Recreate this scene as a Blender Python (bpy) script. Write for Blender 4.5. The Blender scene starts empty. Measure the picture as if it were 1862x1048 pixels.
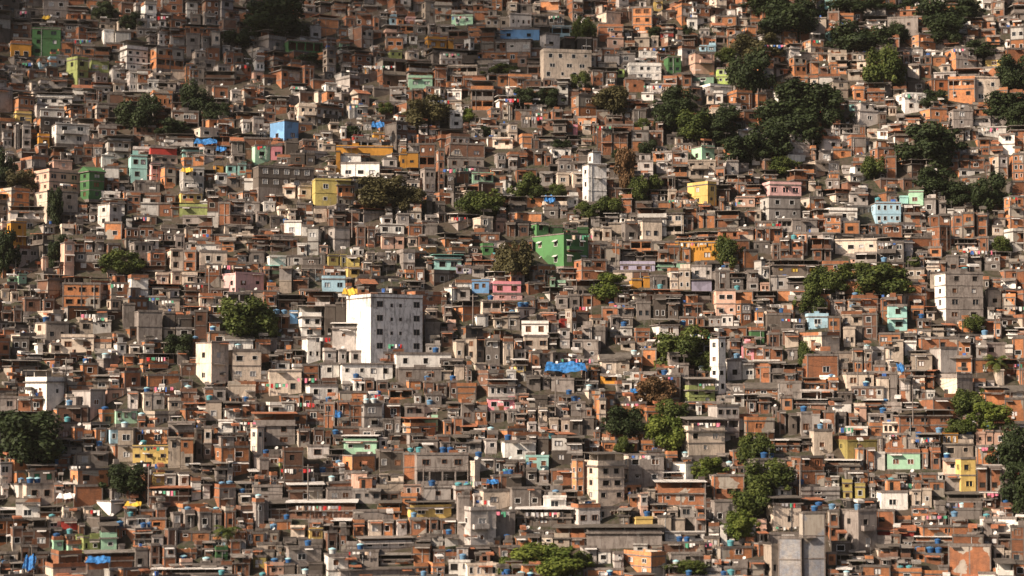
import bpy, math, random
import numpy as np
from mathutils import Vector, Matrix
R = random.Random(7)
SC = bpy.context.scene
COL = SC.collection
# ---------------------------------------------------------------- camera
CAMZ, PITCH, FPX = 33.7, math.radians(3.0), 3500.0
cd = bpy.data.cameras.new('camera'); cam = bpy.data.objects.new('camera', cd); COL.objects.link(cam)
cd.sensor_width = 36.0; cd.lens = 36.0*FPX/1862.0; cd.clip_start = 1.0; cd.clip_end = 5000
cam.location = (0, 0, CAMZ); cam.rotation_euler = (math.pi/2+PITCH, 0, 0)
cd.dof.use_dof = True; cd.dof.focus_distance = 420; cd.dof.aperture_fstop = 0.07
SC.camera = cam
# ---------------------------------------------------------------- world and sun
SUN_AZ, SUN_EL = math.radians(31), math.radians(34)     # from the left, a little towards the camera
sv = Vector((-math.cos(SUN_AZ)*math.cos(SUN_EL), -math.sin(SUN_AZ)*math.cos(SUN_EL), math.sin(SUN_EL)))
w = bpy.data.worlds.new('World'); SC.world = w; w.use_nodes = True
nt = w.node_tree; bg = nt.nodes['Background']
sky = nt.nodes.new('ShaderNodeTexSky'); sky.sky_type = 'NISHITA'; sky.sun_disc = False
sky.sun_elevation = SUN_EL; sky.sun_rotation = math.atan2(sv.x, sv.y); sky.dust_density = 5.0; sky.air_density = 0.8
nt.links.new(sky.outputs[0], bg.inputs[0]); bg.inputs[1].default_value = 0.05
sl = bpy.data.lights.new('sun', 'SUN'); sl.energy = 5.0; sl.angle = math.radians(0.5); sl.color = (1.0, 0.82, 0.645)
so = bpy.data.objects.new('sun', sl); COL.objects.link(so); so.rotation_euler = sv.to_track_quat('Z', 'Y').to_euler()
so.location = (-200, 300, 300)
SC.view_settings.view_transform = 'Standard'; SC.view_settings.look = 'None'
SC.view_settings.exposure = 0.74; SC.view_settings.gamma = 1.0; SC.view_settings.use_curve_mapping = False
# ---------------------------------------------------------------- terrain and projection
def T(x, y):
    u = (y-350.0)
    z = 0.80*u if u > -60 else -48.0 + 0.05*(u+60)
    f = min(1, max(0, (u+60)/60))
    z += f*(1.6*math.sin(x/31.0+1.0)*math.cos(y/43.0) + 0.9*math.sin(x/13.0+y/19.0))
    if u > 330: z = 0.80*330+0.35*(u-330)
    return z
cp, sp_ = math.cos(PITCH), math.sin(PITCH)
def proj(x, y, z):
    z -= CAMZ
    f = y*cp+z*sp_; v = -y*sp_+z*cp
    return 931+FPX*x/f, 524-FPX*v/f, f
def ray(px, py):
    a, b = (px-931)/FPX, (524-py)/FPX
    return a, cp-b*sp_, sp_+b*cp
def hit(px, py):
    dx, dy, dz = ray(px, py)
    t = 300.0
    while t < 1200:
        if CAMZ+dz*t < T(dx*t, dy*t): break
        t += 2.0
    lo, hi = t-2, t
    for _ in range(14):
        m = (lo+hi)/2
        if CAMZ+dz*m < T(dx*m, dy*m): hi = m
        else: lo = m
    return dx*lo, dy*lo, CAMZ+dz*lo
# ---------------------------------------------------------------- materials
MATS = {}
def newmat(key, rough=0.85):
    m = bpy.data.materials.new(key); m.use_nodes = True; MATS[key] = m
    n = m.node_tree.nodes; b = n['Principled BSDF']; b.inputs['Roughness'].default_value = rough
    b.inputs['Specular IOR Level'].default_value = 0.25
    return m, n, m.node_tree.links, b
def mixc(n, l, fac, a, b, mode='MIX'):
    x = n.new('ShaderNodeMix'); x.data_type = 'RGBA'; x.blend_type = mode
    for i, v in ((0, fac), (6, a), (7, b)):
        if hasattr(v, 'links'): l.new(v, x.inputs[i])
        elif i == 0: x.inputs[0].default_value = v
        else: x.inputs[i].default_value = (*v, 1)
    return x.outputs[2]
def noise(n, l, vec, scale, detail=3, rough=0.6):
    t = n.new('ShaderNodeTexNoise'); t.inputs['Scale'].default_value = scale
    t.inputs['Detail'].default_value = detail; t.inputs['Roughness'].default_value = rough
    l.new(vec, t.inputs['Vector']); return t.outputs[0]
def ramp(n, l, src, a, b):
    t = n.new('ShaderNodeMapRange'); t.inputs[1].default_value = a; t.inputs[2].default_value = b
    l.new(src, t.inputs[0]); return t.outputs[0]
def wallmat(key, col, grime=0.5, brick=False):
    m, n, l, b = newmat('wall_'+key, 0.9)
    MATS[key] = m
    g = n.new('ShaderNodeNewGeometry'); at = n.new('ShaderNodeAttribute'); at.attribute_name = 'tint'
    mp = n.new('ShaderNodeMapping'); mp.inputs['Scale'].default_value = (1.7, 1.7, 0.28); l.new(g.outputs['Position'], mp.inputs[0])
    base = col
    if brick:
        v = ramp(n, l, noise(n, l, g.outputs['Position'], 0.55, 4, .7), .35, .65)
        c2 = (col[0]*.62, col[1]*.72, col[2]*.9)
        base = mixc(n, l, v, col, c2)
        # brick courses
        sep = n.new('ShaderNodeSeparateXYZ'); l.new(g.outputs['Position'], sep.inputs[0])
        ad = n.new('ShaderNodeMath'); l.new(sep.outputs[0], ad.inputs[0]); l.new(sep.outputs[1], ad.inputs[1])
        cmb = n.new('ShaderNodeCombineXYZ'); l.new(ad.outputs[0], cmb.inputs[0]); l.new(sep.outputs[2], cmb.inputs[1])
        bt = n.new('ShaderNodeTexBrick'); bt.inputs['Scale'].default_value = 1.0
        bt.inputs['Brick Width'].default_value = .32; bt.inputs['Row Height'].default_value = .2; bt.inputs['Mortar Size'].default_value = .016
        bt.inputs['Color1'].default_value = (1, 1, 1, 1); bt.inputs['Color2'].default_value = (.72, .7, .68, 1); bt.inputs['Mortar'].default_value = (.62, .66, .7, 1)
        l.new(cmb.outputs[0], bt.inputs['Vector'])
        base = mixc(n, l, .8, base, bt.outputs[0], 'MULTIPLY')
    # patches where cement render covers the wall, or has fallen off it
    pn = n.new('ShaderNodeTexVoronoi'); pn.inputs['Scale'].default_value = .33
    dv = n.new('ShaderNodeVectorMath'); dv.operation = 'ADD'; nn = n.new('ShaderNodeTexNoise'); nn.inputs['Scale'].default_value = 1.3; l.new(g.outputs['Position'], nn.inputs['Vector'])
    l.new(g.outputs['Position'], dv.inputs[0]); l.new(nn.outputs['Color'], dv.inputs[1]); l.new(dv.outputs[0], pn.inputs['Vector'])
    ps_ = n.new('ShaderNodeSeparateColor'); l.new(pn.outputs['Color'], ps_.inputs[0])
    if brick: base = mixc(n, l, ramp(n, l, ps_.outputs[0], .86, .88), base, (.40, .36, .31))
    else: base = mixc(n, l, ramp(n, l, ps_.outputs[0], .55, .95), base, tuple(v*.72 for v in col))
    # broad blotches (weathered plaster / patches of cement render)
    n2 = noise(n, l, g.outputs['Position'], 0.9, 5, .72)
    dirt = (0.068, 0.050, 0.043) if not brick else (0.12, 0.065, 0.042)
    s1 = noise(n, l, mp.outputs[0], 1.0, 5, .7)
    f1 = ramp(n, l, s1, .49, .67)
    f2 = ramp(n, l, n2, .51, .70)
    mx = n.new('ShaderNodeMath'); mx.operation = 'MAXIMUM'; l.new(f1, mx.inputs[0]); l.new(f2, mx.inputs[1])
    mu = n.new('ShaderNodeMath'); mu.operation = 'MULTIPLY'; l.new(mx.outputs[0], mu.inputs[0]); mu.inputs[1].default_value = grime
    c = mixc(n, l, mu.outputs[0], base, dirt)
    tn = n.new('ShaderNodeCombineXYZ')
    for i in range(3): l.new(at.outputs['Fac'], tn.inputs[i])
    c = mixc(n, l, 1.0, c, tn.outputs[0], 'MULTIPLY')
    l.new(c, b.inputs['Base Color'])
    bp = n.new('ShaderNodeBump'); bp.inputs['Strength'].default_value = .5; bp.inputs['Distance'].default_value = .08
    l.new(n2, bp.inputs['Height']); l.new(bp.outputs[0], b.inputs['Normal'])
def flat(key, col, rough=.6, spec=.3, var=0.25, scale=2.0, metal=0):
    m, n, l, b = newmat(key, rough); b.inputs['Specular IOR Level'].default_value = spec; b.inputs['Metallic'].default_value = metal
    g = n.new('ShaderNodeNewGeometry')
    f = ramp(n, l, noise(n, l, g.outputs['Position'], scale, 3), .3, .7)
    c = mixc(n, l, f, tuple(x*(1+var*.5) for x in col), tuple(x*(1-var) for x in col))
    l.new(c, b.inputs['Base Color']); return m
PAL = {
 'br': ((.45, .18, .085), .55, 1), 'bo': ((.74, .30, .125), .40, 1), 'bd': ((.26, .13, .08), .65, 1),
 'wh': ((.84, .81, .76), .45, 0), 'cr': ((.67, .565, .465), .55, 0), 'lg': ((.54, .495, .465), .55, 0),
 'gy': ((.27, .238, .218), .70, 0), 'dg': ((.13, .11, .095), .70, 0), 'bk': ((.035, .033, .032), .3, 0),
 'cb': ((.46, .43, .40), .35, 1), 'ws': ((.84, .82, .80), .7, 0), 'gn': ((.06, .155, .06), 0.30, 0), 'gg': ((.08, .21, .08), 0.22, 0), 'ol': ((.30, .35, .13), .45, 0),
 'mt': ((.34, .56, .40), 0.22, 0), 'aq': ((.34, .60, .56), 0.25, 0), 'bl': ((.17, .35, .60), 0.20, 0),
 'lb': ((.38, .58, .70), 0.25, 0), 'yl': ((.68, .49, .17), 0.22, 0), 'yd': ((.46, .38, .13), .45, 0),
 'ok': ((.58, .28, .05), 0.22, 0), 'pk': ((.80, .33, .38), 0.20, 0), 'pp': ((.74, .46, .44), 0.30, 0),
 'sp': ((.68, .44, .34), 0.30, 0), 'lv': ((.44, .41, .54), .35, 0), 'lm': ((.46, .60, .18), 0.25, 0),
 'rd': ((.42, .05, .04), 0.25, 0)}
CNAME = {'br': 'brown brick', 'bo': 'orange brick', 'bd': 'dark brown brick', 'wh': 'white', 'cr': 'cream', 'ws': 'stained white', 'lg': 'light grey',
 'gy': 'grey concrete', 'cb': 'grey block', 'dg': 'dark grey', 'bk': 'black', 'gn': 'dark green', 'gg': 'green', 'ol': 'olive green', 'mt': 'mint green',
 'aq': 'aqua', 'bl': 'blue', 'lb': 'pale blue', 'yl': 'yellow', 'yd': 'mustard yellow', 'ok': 'ochre', 'pk': 'pink', 'pp': 'pale pink',
 'sp': 'salmon', 'lv': 'lavender', 'lm': 'lime green', 'rd': 'red'}
for k, (c, g, b) in PAL.items(): wallmat(k, c, g, bool(b))
wallmat('slab', (.23, .20, .182), .8)
wallmat('rooftop', (.12, .105, .09), .6)
flat('glass', (.03, .035, .04), .25, .5); flat('curtain', (.50, .50, .50), .7); flat('wood', (.16, .075, .04), .7)
flat('void', (.012, .011, .010), .9); flat('alu', (.62, .62, .62), .5); flat('whiteframe', (.75, .74, .72), .6)  # void: near-black, also paints the shade inside open windows
flat('yshut', (.62, .44, .08), .7); flat('gshut', (.05, .25, .14), .7)
def sheet(key, col, col2, rough):
    m, n, l, b = newmat(key, rough)
    g = n.new('ShaderNodeNewGeometry')
    f = ramp(n, l, noise(n, l, g.outputs['Position'], .8, 5, .7), .40, .66)
    c = mixc(n, l, f, col, col2); l.new(c, b.inputs['Base Color'])
    tc = n.new('ShaderNodeTexCoord'); wv = n.new('ShaderNodeTexWave'); wv.inputs['Scale'].default_value = 1.6
    l.new(g.outputs['Position'], wv.inputs['Vector']); bp = n.new('ShaderNodeBump'); bp.inputs['Distance'].default_value = .05
    bp.inputs['Strength'].default_value = .6; l.new(wv.outputs['Fac'], bp.inputs['Height']); l.new(bp.outputs[0], b.inputs['Normal'])
sheet('shg', (.26, .24, .22), (.12, .10, .085), .7); sheet('shw', (.70, .68, .66), (.40, .37, .34), .6)
sheet('shd', (.13, .115, .10), (.07, .06, .052), .8); sheet('shr', (.40, .15, .075), (.16, .08, .05), .8)
sheet('shb', (.04, .22, .52), (.03, .15, .36), .6); sheet('shq', (.22, .52, .46), (.14, .36, .32), .6)
flat('tank_blue', (.02, .09, .24), .55, .4, .4, .8); flat('tank_teal', (.09, .30, .34), .55, .4, .3); flat('tank_faded', (.12, .24, .38), .6, .3, .3); flat('tank_grey', (.52, .56, .56), .5, .4, .15)
flat('tank_lid', (.05, .17, .34), .55, .4, .4, .8); flat('tank_lid_pale', (.32, .55, .62), .5, .4, .15)
flat('steel', (.25, .24, .23), .6); flat('dish', (.50, .50, .49), .7); flat('post', (.24, .21, .19), .8)
flat('tarp_blue', (.03, .16, .42), .6, .3, .7, 1.6); flat('tarp_yellow', (.62, .40, .05), .7); flat('tarp_red', (.50, .03, .03), .6)
flat('tarp_white', (.75, .74, .72), .6); flat('tarp_pale', (.50, .58, .25), .6)
for k, c in {'cloth_white': (.78, .77, .75), 'cloth_pink': (.75, .22, .32), 'cloth_red': (.5, .04, .04), 'cloth_blue': (.07, .16, .45),
             'cloth_grey': (.35, .34, .36), 'cloth_cream': (.65, .5, .38), 'cloth_black': (.03, .03, .035), 'cloth_green': (.10, .35, .22)}.items(): flat(k, c, .9, .1)
flat('bark', (.10, .075, .055), .95)
def leafmat(key, a, b2):
    m, n, l, b = newmat(key, .7)
    at = n.new('ShaderNodeAttribute'); at.attribute_name = 'tint'
    c = mixc(n, l, at.outputs['Fac'], a, b2)
    l.new(c, b.inputs['Base Color'])
    tr = n.new('ShaderNodeBsdfTranslucent'); l.new(c, tr.inputs[0])
    ms = n.new('ShaderNodeMixShader'); ms.inputs[0].default_value = .22
    out = n['Material Output']; l.new(b.outputs[0], ms.inputs[1]); l.new(tr.outputs[0], ms.inputs[2]); l.new(ms.outputs[0], out.inputs[0])
leafmat('leaf_dark', (.014, .025, .008), (.046, .066, .020)); leafmat('leaf_mid', (.028, .046, .010), (.115, .14, .028))
leafmat('leaf_light', (.05, .08, .012), (.17, .20, .035)); leafmat('leaf_olive', (.045, .042, .016), (.12, .105, .042))
leafmat('leaf_brown', (.07, .045, .02), (.24, .13, .06))
# ---------------------------------------------------------------- mesh building
class MB:
    def __init__(s, M=None): s.v = []; s.f = []; s.m = []; s.t = []; s.M = M; s.tint = 1.0
    def quad(s, pts, mat):
        i = len(s.v)
        if s.M is not None: pts = [tuple(s.M @ Vector(p)) for p in pts]
        s.v.extend(pts); s.f.append(tuple(range(i, i+len(pts)))); s.m.append(mat); s.t.append(s.tint)
    def box(s, x0, y0, z0, x1, y1, z1, mat, top=None, dz=0.0):
        # dz lifts the back edge (tilted sheet roofs)
        a = [(x0, y0, z0), (x1, y0, z0), (x1, y1, z0+dz), (x0, y1, z0+dz)]; b = [(p[0], p[1], p[2]+z1-z0) for p in a]
        i = len(s.v); pts = a+b
        if s.M is not None: pts = [tuple(s.M @ Vector(p)) for p in pts]
        s.v.extend(pts)
        for k, q in enumerate(((0, 3, 2, 1), (4, 5, 6, 7), (0, 1, 5, 4), (1, 2, 6, 5), (2, 3, 7, 6), (3, 0, 4, 7))):
            s.f.append(tuple(i+j for j in q)); s.m.append(top if (top and k == 1) else mat); s.t.append(s.tint)
    def tube(s, p, q, r0, r1, mat, n=6):
        p, q = Vector(p), Vector(q); d = (q-p).normalized()
        a = d.orthogonal().normalized(); b = d.cross(a); i = len(s.v)
        for c, r in ((p, r0), (q, r1)):
            for k in range(n):
                t = 2*math.pi*k/n; w_ = c+a*(r*math.cos(t))+b*(r*math.sin(t))
                s.v.append(tuple(s.M @ w_ if s.M is not None else w_))
        for k in range(n):
            s.f.append((i+k, i+(k+1) % n, i+n+(k+1) % n, i+n+k)); s.m.append(mat); s.t.append(s.tint)
        s.f.append(tuple(i+n+k for k in range(n))); s.m.append(mat); s.t.append(s.tint)
        s.f.append(tuple(i+n-1-k for k in range(n))); s.m.append(mat); s.t.append(s.tint)
    def lathe(s, prof, mat, n=14, cx=0, cy=0):
        i = len(s.v)
        for r, z in prof:
            for k in range(n):
                t = 2*math.pi*k/n; p = Vector((cx+r*math.cos(t), cy+r*math.sin(t), z))
                s.v.append(tuple(s.M @ p if s.M is not None else p))
        for j in range(len(prof)-1):
            for k in range(n):
                s.f.append((i+j*n+k, i+j*n+(k+1) % n, i+(j+1)*n+(k+1) % n, i+(j+1)*n+k)); s.m.append(mat); s.t.append(s.tint)
        s.f.append(tuple(i+(len(prof)-1)*n+k for k in range(n))); s.m.append(mat); s.t.append(s.tint)
    def mesh(s, name):
        me = bpy.data.meshes.new(name); me.from_pydata(s.v, [], s.f)
        keys = list(dict.fromkeys(s.m)); ix = {k: i for i, k in enumerate(keys)}
        for k in keys: me.materials.append(MATS[k])
        me.polygons.foreach_set('material_index', [ix[k] for k in s.m])
        a = me.attributes.new('tint', 'FLOAT', 'FACE'); a.data.foreach_set('value', s.t)
        me.update(); return me
    def build(s, name, parent=None):
        if not s.f: return None
        return link(name, s.mesh(name), parent)
def link(name, me, parent=None, loc=None, rz=None):
    o = bpy.data.objects.new(name, me); COL.objects.link(o)
    if parent is not None: o.parent = parent
    if loc is not None: o.location = loc
    if rz is not None: o.rotation_euler = (0, 0, rz)
    return o
def tag(o, label=None, cat=None, group=None, kind=None):
    if label: o['label'] = label
    if cat: o['category'] = cat
    if group: o['group'] = group
    if kind: o['kind'] = kind
    return o
def copy_tree(o, parent=None):
    c = o.copy(); COL.objects.link(c); c.parent = parent
    for ch in list(o.children): copy_tree(ch, c)
    return c
# ---------------------------------------------------------------- survey of the houses: one block per map square
# x0 y0 x1 y1 colour storeys side windows roof [flags] [| label | short name]
TILES = {}
TILES['A'] = (0, 0, '''
225 200 420 395 gn 3 0 2 f | three-storey dark green building with a black open top near upper left | dark green three-storey building
228 135 422 198 bk 1 0 0 f
70 285 215 412 ok 1 0 2 b | small ochre house with two square windows left of dark green building | ochre house
430 300 665 400 bo 1 0 2 f
892 500 1040 650 lg 2 0 3 f
845 285 1040 495 wh 3 .25 3 t | tall narrow white building with a bright blank left side in the upper left | tall narrow white building
710 225 920 310 wh 1 0 0 f
255 395 395 480 lb 1 0 1 g
470 395 620 560 ol 2 .5 1 p | olive green stepped house with a bright left side | olive green stepped house
625 420 765 510 ol 1 0 2 f curtain
20 440 225 500 lg 1 0 3 f
1055 335 1295 480 bo 2 .2 3 f void | orange brick house over a cream storey with black openings | orange house with black openings
1310 225 1550 400 gy 2 0 3 f
1045 155 1170 205 wh 1 0 2 f
1180 250 1300 330 lg 1 0 1 f
262 655 500 745 wh 1 0 3 r void | long low white house with three black windows | long white three-window house
97 780 218 880 yl 1 0 1 p glass | small bright yellow house on top of a grey wall | small yellow cube house
97 885 215 1050 gy 2 0 1 f
465 740 765 840 bo 2 0 3 f
275 770 448 840 wh 1 0 2 f wood
365 875 625 1010 wh 2 0 2 f
390 925 500 1040 ok 1 0 1 f
245 940 345 1050 ok 1 0 1 p
575 620 720 715 br 2 0 2 f
770 580 880 660 cr 1 0 2 f
770 665 880 740 bd 1 0 0 f
1045 520 1210 575 cr 1 0 2 f
1035 580 1205 640 wh 1 0 3 f
1085 800 1170 895 br 1 0 1 f
1370 905 1580 970 cr 1 .2 2 f
1690 840 1862 930 lg 1 0 3 p
1575 375 1710 465 br 1 0 2 f
1780 420 1862 510 wh 1 0 2 f
1480 610 1610 700 br 1 0 1 f
1640 720 1715 800 cr 1 0 1 f
1450 505 1650 600 bd 1 0 2 t
0 925 80 1040 lg 2 0 2 f
640 45 720 95 wh 1 0 2 f
100 75 215 145 gy 1 0 1 f
495 110 620 150 br 1 0 3 f
935 140 1035 210 cr 1 0 1 f
1605 265 1670 310 wh 1 0 0 f
1570 330 1700 380 lg 1 0 2 f
530 185 680 290 br 2 0 2 f
70 165 215 280 bd 2 0 2 f
700 165 910 220 cr 1 0 3 f
1560 230 1800 340 gy 2 0 3 f
260 550 470 620 lg 1 0 2 f
95 600 260 650 lg 1 0 2 r
1320 490 1440 600 gy 2 0 3 f
1345 345 1550 430 cr 1 0 3 f
610 0 765 30 bo 1 0 0 f
925 0 1000 25 bo 1 0 0 f
1340 90 1520 180 gy 1 0 2 f
1035 225 1180 320 gy 2 0 3 f
640 520 760 590 gy 1 0 2 f
770 480 880 575 wh 1 0 1 f
1820 620 1862 700 br 1 0 1 f
1720 600 1850 670 br 1 0 2 f
''')
TILES['B'] = (460, 0, '''
215 285 490 375 gn 1 0 2 f | low dark green house under the large dark tree at top | low dark green house
590 300 680 345 mt 1 0 1 f
550 40 760 120 bd 1 0 2 f
770 15 880 75 bd 1 0 0 g
945 125 1015 182 lb 1 0 1 f void
885 125 945 180 cr 1 0 0 f
1055 125 1150 165 pp 1 0 0 f
1400 115 1550 182 mt 1 0 2 f | pale mint house with two windows near the top edge | pale mint house
1005 250 1160 310 wh 1 0 2 f void
1215 255 1365 350 ok 1 .12 2 p curtain | ochre cube house with two pale windows near the top | ochre cube house
1366 280 1415 350 ok 1 0 0 f
1740 205 2020 285 bl 1 0 2 f shb | long bright blue building near the top edge | long blue building
1490 270 1560 360 wh 1 .6 1 f
1690 290 1785 370 br 1 0 2 f
1060 360 1170 430 cr 1 0 2 f
940 360 1050 420 ol 1 0 2 f
1300 375 1510 460 lg 2 0 5 f
1370 470 1580 535 cr 1 0 3 f void | low cream house with three square black openings | cream house with black openings
1580 405 1805 455 cr 1 0 0 f
1090 530 1265 622 mt 1 0 2 p curtain | bright mint green house with two small windows | bright mint green house
1040 645 1195 720 br 1 0 1 f void
965 620 1080 720 lg 2 0 2 f
1720 530 1880 620 bo 1 0 2 f void
1290 620 1350 740 wh 2 .5 1 f
1370 640 1470 710 wh 1 0 2 f
1370 715 1470 780 cr 1 0 2 f void
1370 785 1480 905 wh 2 0 1 f
295 725 475 880 cr 2 0 3 p glass | cream two-storey house with three windows and a wide ledge | cream ledge house
260 590 370 660 wh 1 0 1 t
120 850 320 990 bl 1 .5 1 f | sky blue cube house standing in the upper left | sky blue cube house
690 625 820 750 cr 1 .4 1 g shr
1650 760 1830 840 br 2 0 4 f
515 870 605 930 cr 1 0 1 f
705 870 835 920 cr 1 0 2 f
840 820 930 860 br 1 0 1 f
495 340 585 520 cr 3 .3 1 f
790 490 865 540 ok 1 0 1 f
815 330 910 370 lg 1 0 4 f
0 400 80 500 wh 2 0 2 f
60 740 240 800 br 1 0 0 f
1790 20 1862 110 cr 2 0 1 f
1190 10 1320 140 cr 2 .2 1 f
1560 40 1660 90 lg 1 0 2 f
1635 120 1862 200 cr 1 0 4 f
480 590 590 660 wh 1 0 1 f
1515 880 1830 925 gy 1 0 3 f
1170 890 1230 960 lg 1 0 1 f
1130 180 1380 250 gy 1 0 2 f
630 110 840 195 br 1 0 3 f
930 265 1060 345 bo 1 0 2 f void
330 40 440 100 lg 1 0 1 f
600 460 740 520 gy 1 0 1 f
1200 810 1280 850 br 1 0 0 f
0 870 115 930 lg 1 0 3 p
845 735 1000 810 br 1 0 2 f
340 180 380 260 gy 1 0 0 f
385 190 480 280 lg 1 0 1 f
470 930 560 990 cr 1 0 1 f
680 960 775 1000 rd 1 0 0 f
820 945 925 975 ok 1 0 0 f
1540 930 1620 980 lg 1 0 1 f
1690 980 1830 1050 cr 1 0 2 f
''')
TILES['C'] = (920, 0, '''
240 340 605 560 cr 3 0 4 p glass,side0,noband | large cream block with three rows of small windows | large cream block
240 240 380 345 lg 1 .3 1 f pale
385 262 605 375 bk 1 0 1 f
890 55 1030 235 bo 3 0 2 f | narrow three-storey orange brick house near the top edge | narrow orange house
1035 5 1105 85 yl 1 0 1 f
835 272 1075 335 cr 1 0 3 f
1090 235 1180 292 rd 1 0 1 f
1195 255 1330 330 bd 1 0 2 f
1350 210 1435 265 lg 1 0 2 f
1440 150 1540 230 bd 1 0 1 g
1555 265 1660 360 bo 1 0 1 f
1520 120 1700 190 bo 1 0 2 f
1640 50 1690 130 lg 1 .5 1 f
1710 75 1850 130 br 1 0 1 f
1710 130 1850 180 br 1 0 0 f
850 440 1095 560 wh 2 0 4 p | white two-storey house left of a small dark green one | white two-storey house
1105 400 1235 515 gn 2 0 2 f | small dark green house beside a white building | small dark green house
1290 370 1470 520 sp 2 .25 1 f
1480 485 1575 600 lm 2 0 2 f | lime green house half hidden by dark trees | lime house by the trees
770 485 835 545 lm 1 0 1 f | tiny bright lime green house below the white building | tiny lime house
1110 520 1310 600 br 1 0 3 f
820 555 980 650 br 1 0 1 f
700 560 770 615 lg 1 0 1 f
580 500 690 600 br 1 0 3 f
0 520 180 610 bo 1 0 1 b
0 620 70 680 wh 1 0 1 f
460 670 640 830 bo 2 .3 1 f
950 660 1040 710 wh 1 0 1 f
1090 650 1190 710 cr 1 0 2 f
0 100 180 190 lg 1 0 4 f
190 120 410 185 gy 1 0 3 f
0 20 180 95 gy 1 0 2 f
240 10 375 75 bo 1 0 0 f
510 140 580 240 wh 1 .5 1 f
625 85 810 170 cr 1 .45 1 f
320 190 460 260 lb 1 0 2 f
800 385 910 450 lg 1 0 1 f
0 730 45 850 bo 1 0 0 f
60 780 400 850 br 1 0 4 f
520 880 650 950 cr 1 0 2 f
0 870 80 1000 cr 2 0 1 f
230 950 510 1040 gy 1 0 3 r
640 840 820 885 br 1 0 1 f
1735 660 1840 770 bo 1 .4 1 f
1020 730 1170 820 lg 1 .3 1 f
1410 650 1530 740 cr 1 0 2 f
1350 320 1480 365 lb 1 0 1 f
1040 175 1180 235 br 1 0 2 f
690 270 830 340 sp 1 0 1 f
670 390 800 460 lg 1 0 0 f
1260 130 1350 210 wh 1 0 1 f
640 440 780 480 cr 1 0 0 f
1240 520 1310 620 br 1 0 1 f
120 560 340 620 bd 1 0 3 f
100 820 220 900 gy 1 0 1 f
''')
TILES['D'] = (1382, 0, '''
975 240 1240 345 bo 2 .55 1 f void | wide orange brick house with black windows near top right | wide orange brick house
460 195 560 290 aq 1 .4 0 b
1620 15 1720 120 br 2 0 1 f
1395 50 1480 110 cr 1 0 1 f
1665 140 1820 200 lg 1 0 2 f
1765 195 1862 370 bo 2 0 2 f
950 80 1120 125 wh 1 0 0 f
730 115 885 180 wh 1 0 2 r
145 270 250 315 bo 1 0 0 f
300 280 450 380 bo 2 .4 1 f
205 400 330 520 bo 2 .3 2 f void
330 440 415 520 bo 1 0 0 f
460 385 610 450 cr 1 0 2 f void
480 430 610 520 bo 1 0 1 t
620 425 760 500 bo 1 0 0 t
620 500 745 570 cr 1 0 2 f
265 530 410 620 bo 1 0 1 b
490 575 620 690 cr 2 .2 1 f
640 610 735 715 bo 1 0 1 b
620 718 745 785 aq 1 0 2 f void
1360 545 1685 722 cr 2 .16 3 f glass | large beige block with two rows of windows and orange left side | large beige block
1305 340 1525 490 gy 2 .35 2 f pals=bo
1145 390 1310 460 br 1 0 2 f
1580 420 1740 480 yl 1 0 1 f
1580 480 1690 540 br 1 0 0 f
1730 345 1862 450 br 1 .1 0 f
1415 260 1510 330 cr 1 0 2 f
940 610 1030 700 cr 1 0 1 b
960 660 1170 780 wh 2 .3 2 f | white two-storey house among trees at the upper right | white house by upper right trees
1120 765 1320 850 bo 1 .4 1 f
1330 780 1500 900 gy 2 .2 1 f
635 785 830 870 lg 1 .35 1 f
890 760 960 820 cr 1 0 2 f
390 958 565 1060 lg 1 .35 1 b
900 880 1210 925 br 1 0 3 f
1350 910 1480 990 cr 1 0 3 f
1530 905 1730 950 wh 1 0 0 f
1040 460 1120 540 cr 1 0 1 f
1260 460 1340 520 cr 1 0 1 f
0 75 60 180 br 1 0 1 f
900 130 1110 220 gy 1 0 2 f
1460 205 1660 258 bo 1 0 0 f
40 575 230 640 br 1 0 3 f
1000 370 1130 460 bd 1 0 2 f
1500 980 1620 1040 bo 1 0 1 f
1370 330 1480 420 cr 1 0 1 f
740 920 900 980 cr 1 0 1 f
1160 560 1330 640 bo 1 .3 1 f
560 890 700 950 lg 1 0 2 r
''')
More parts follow.
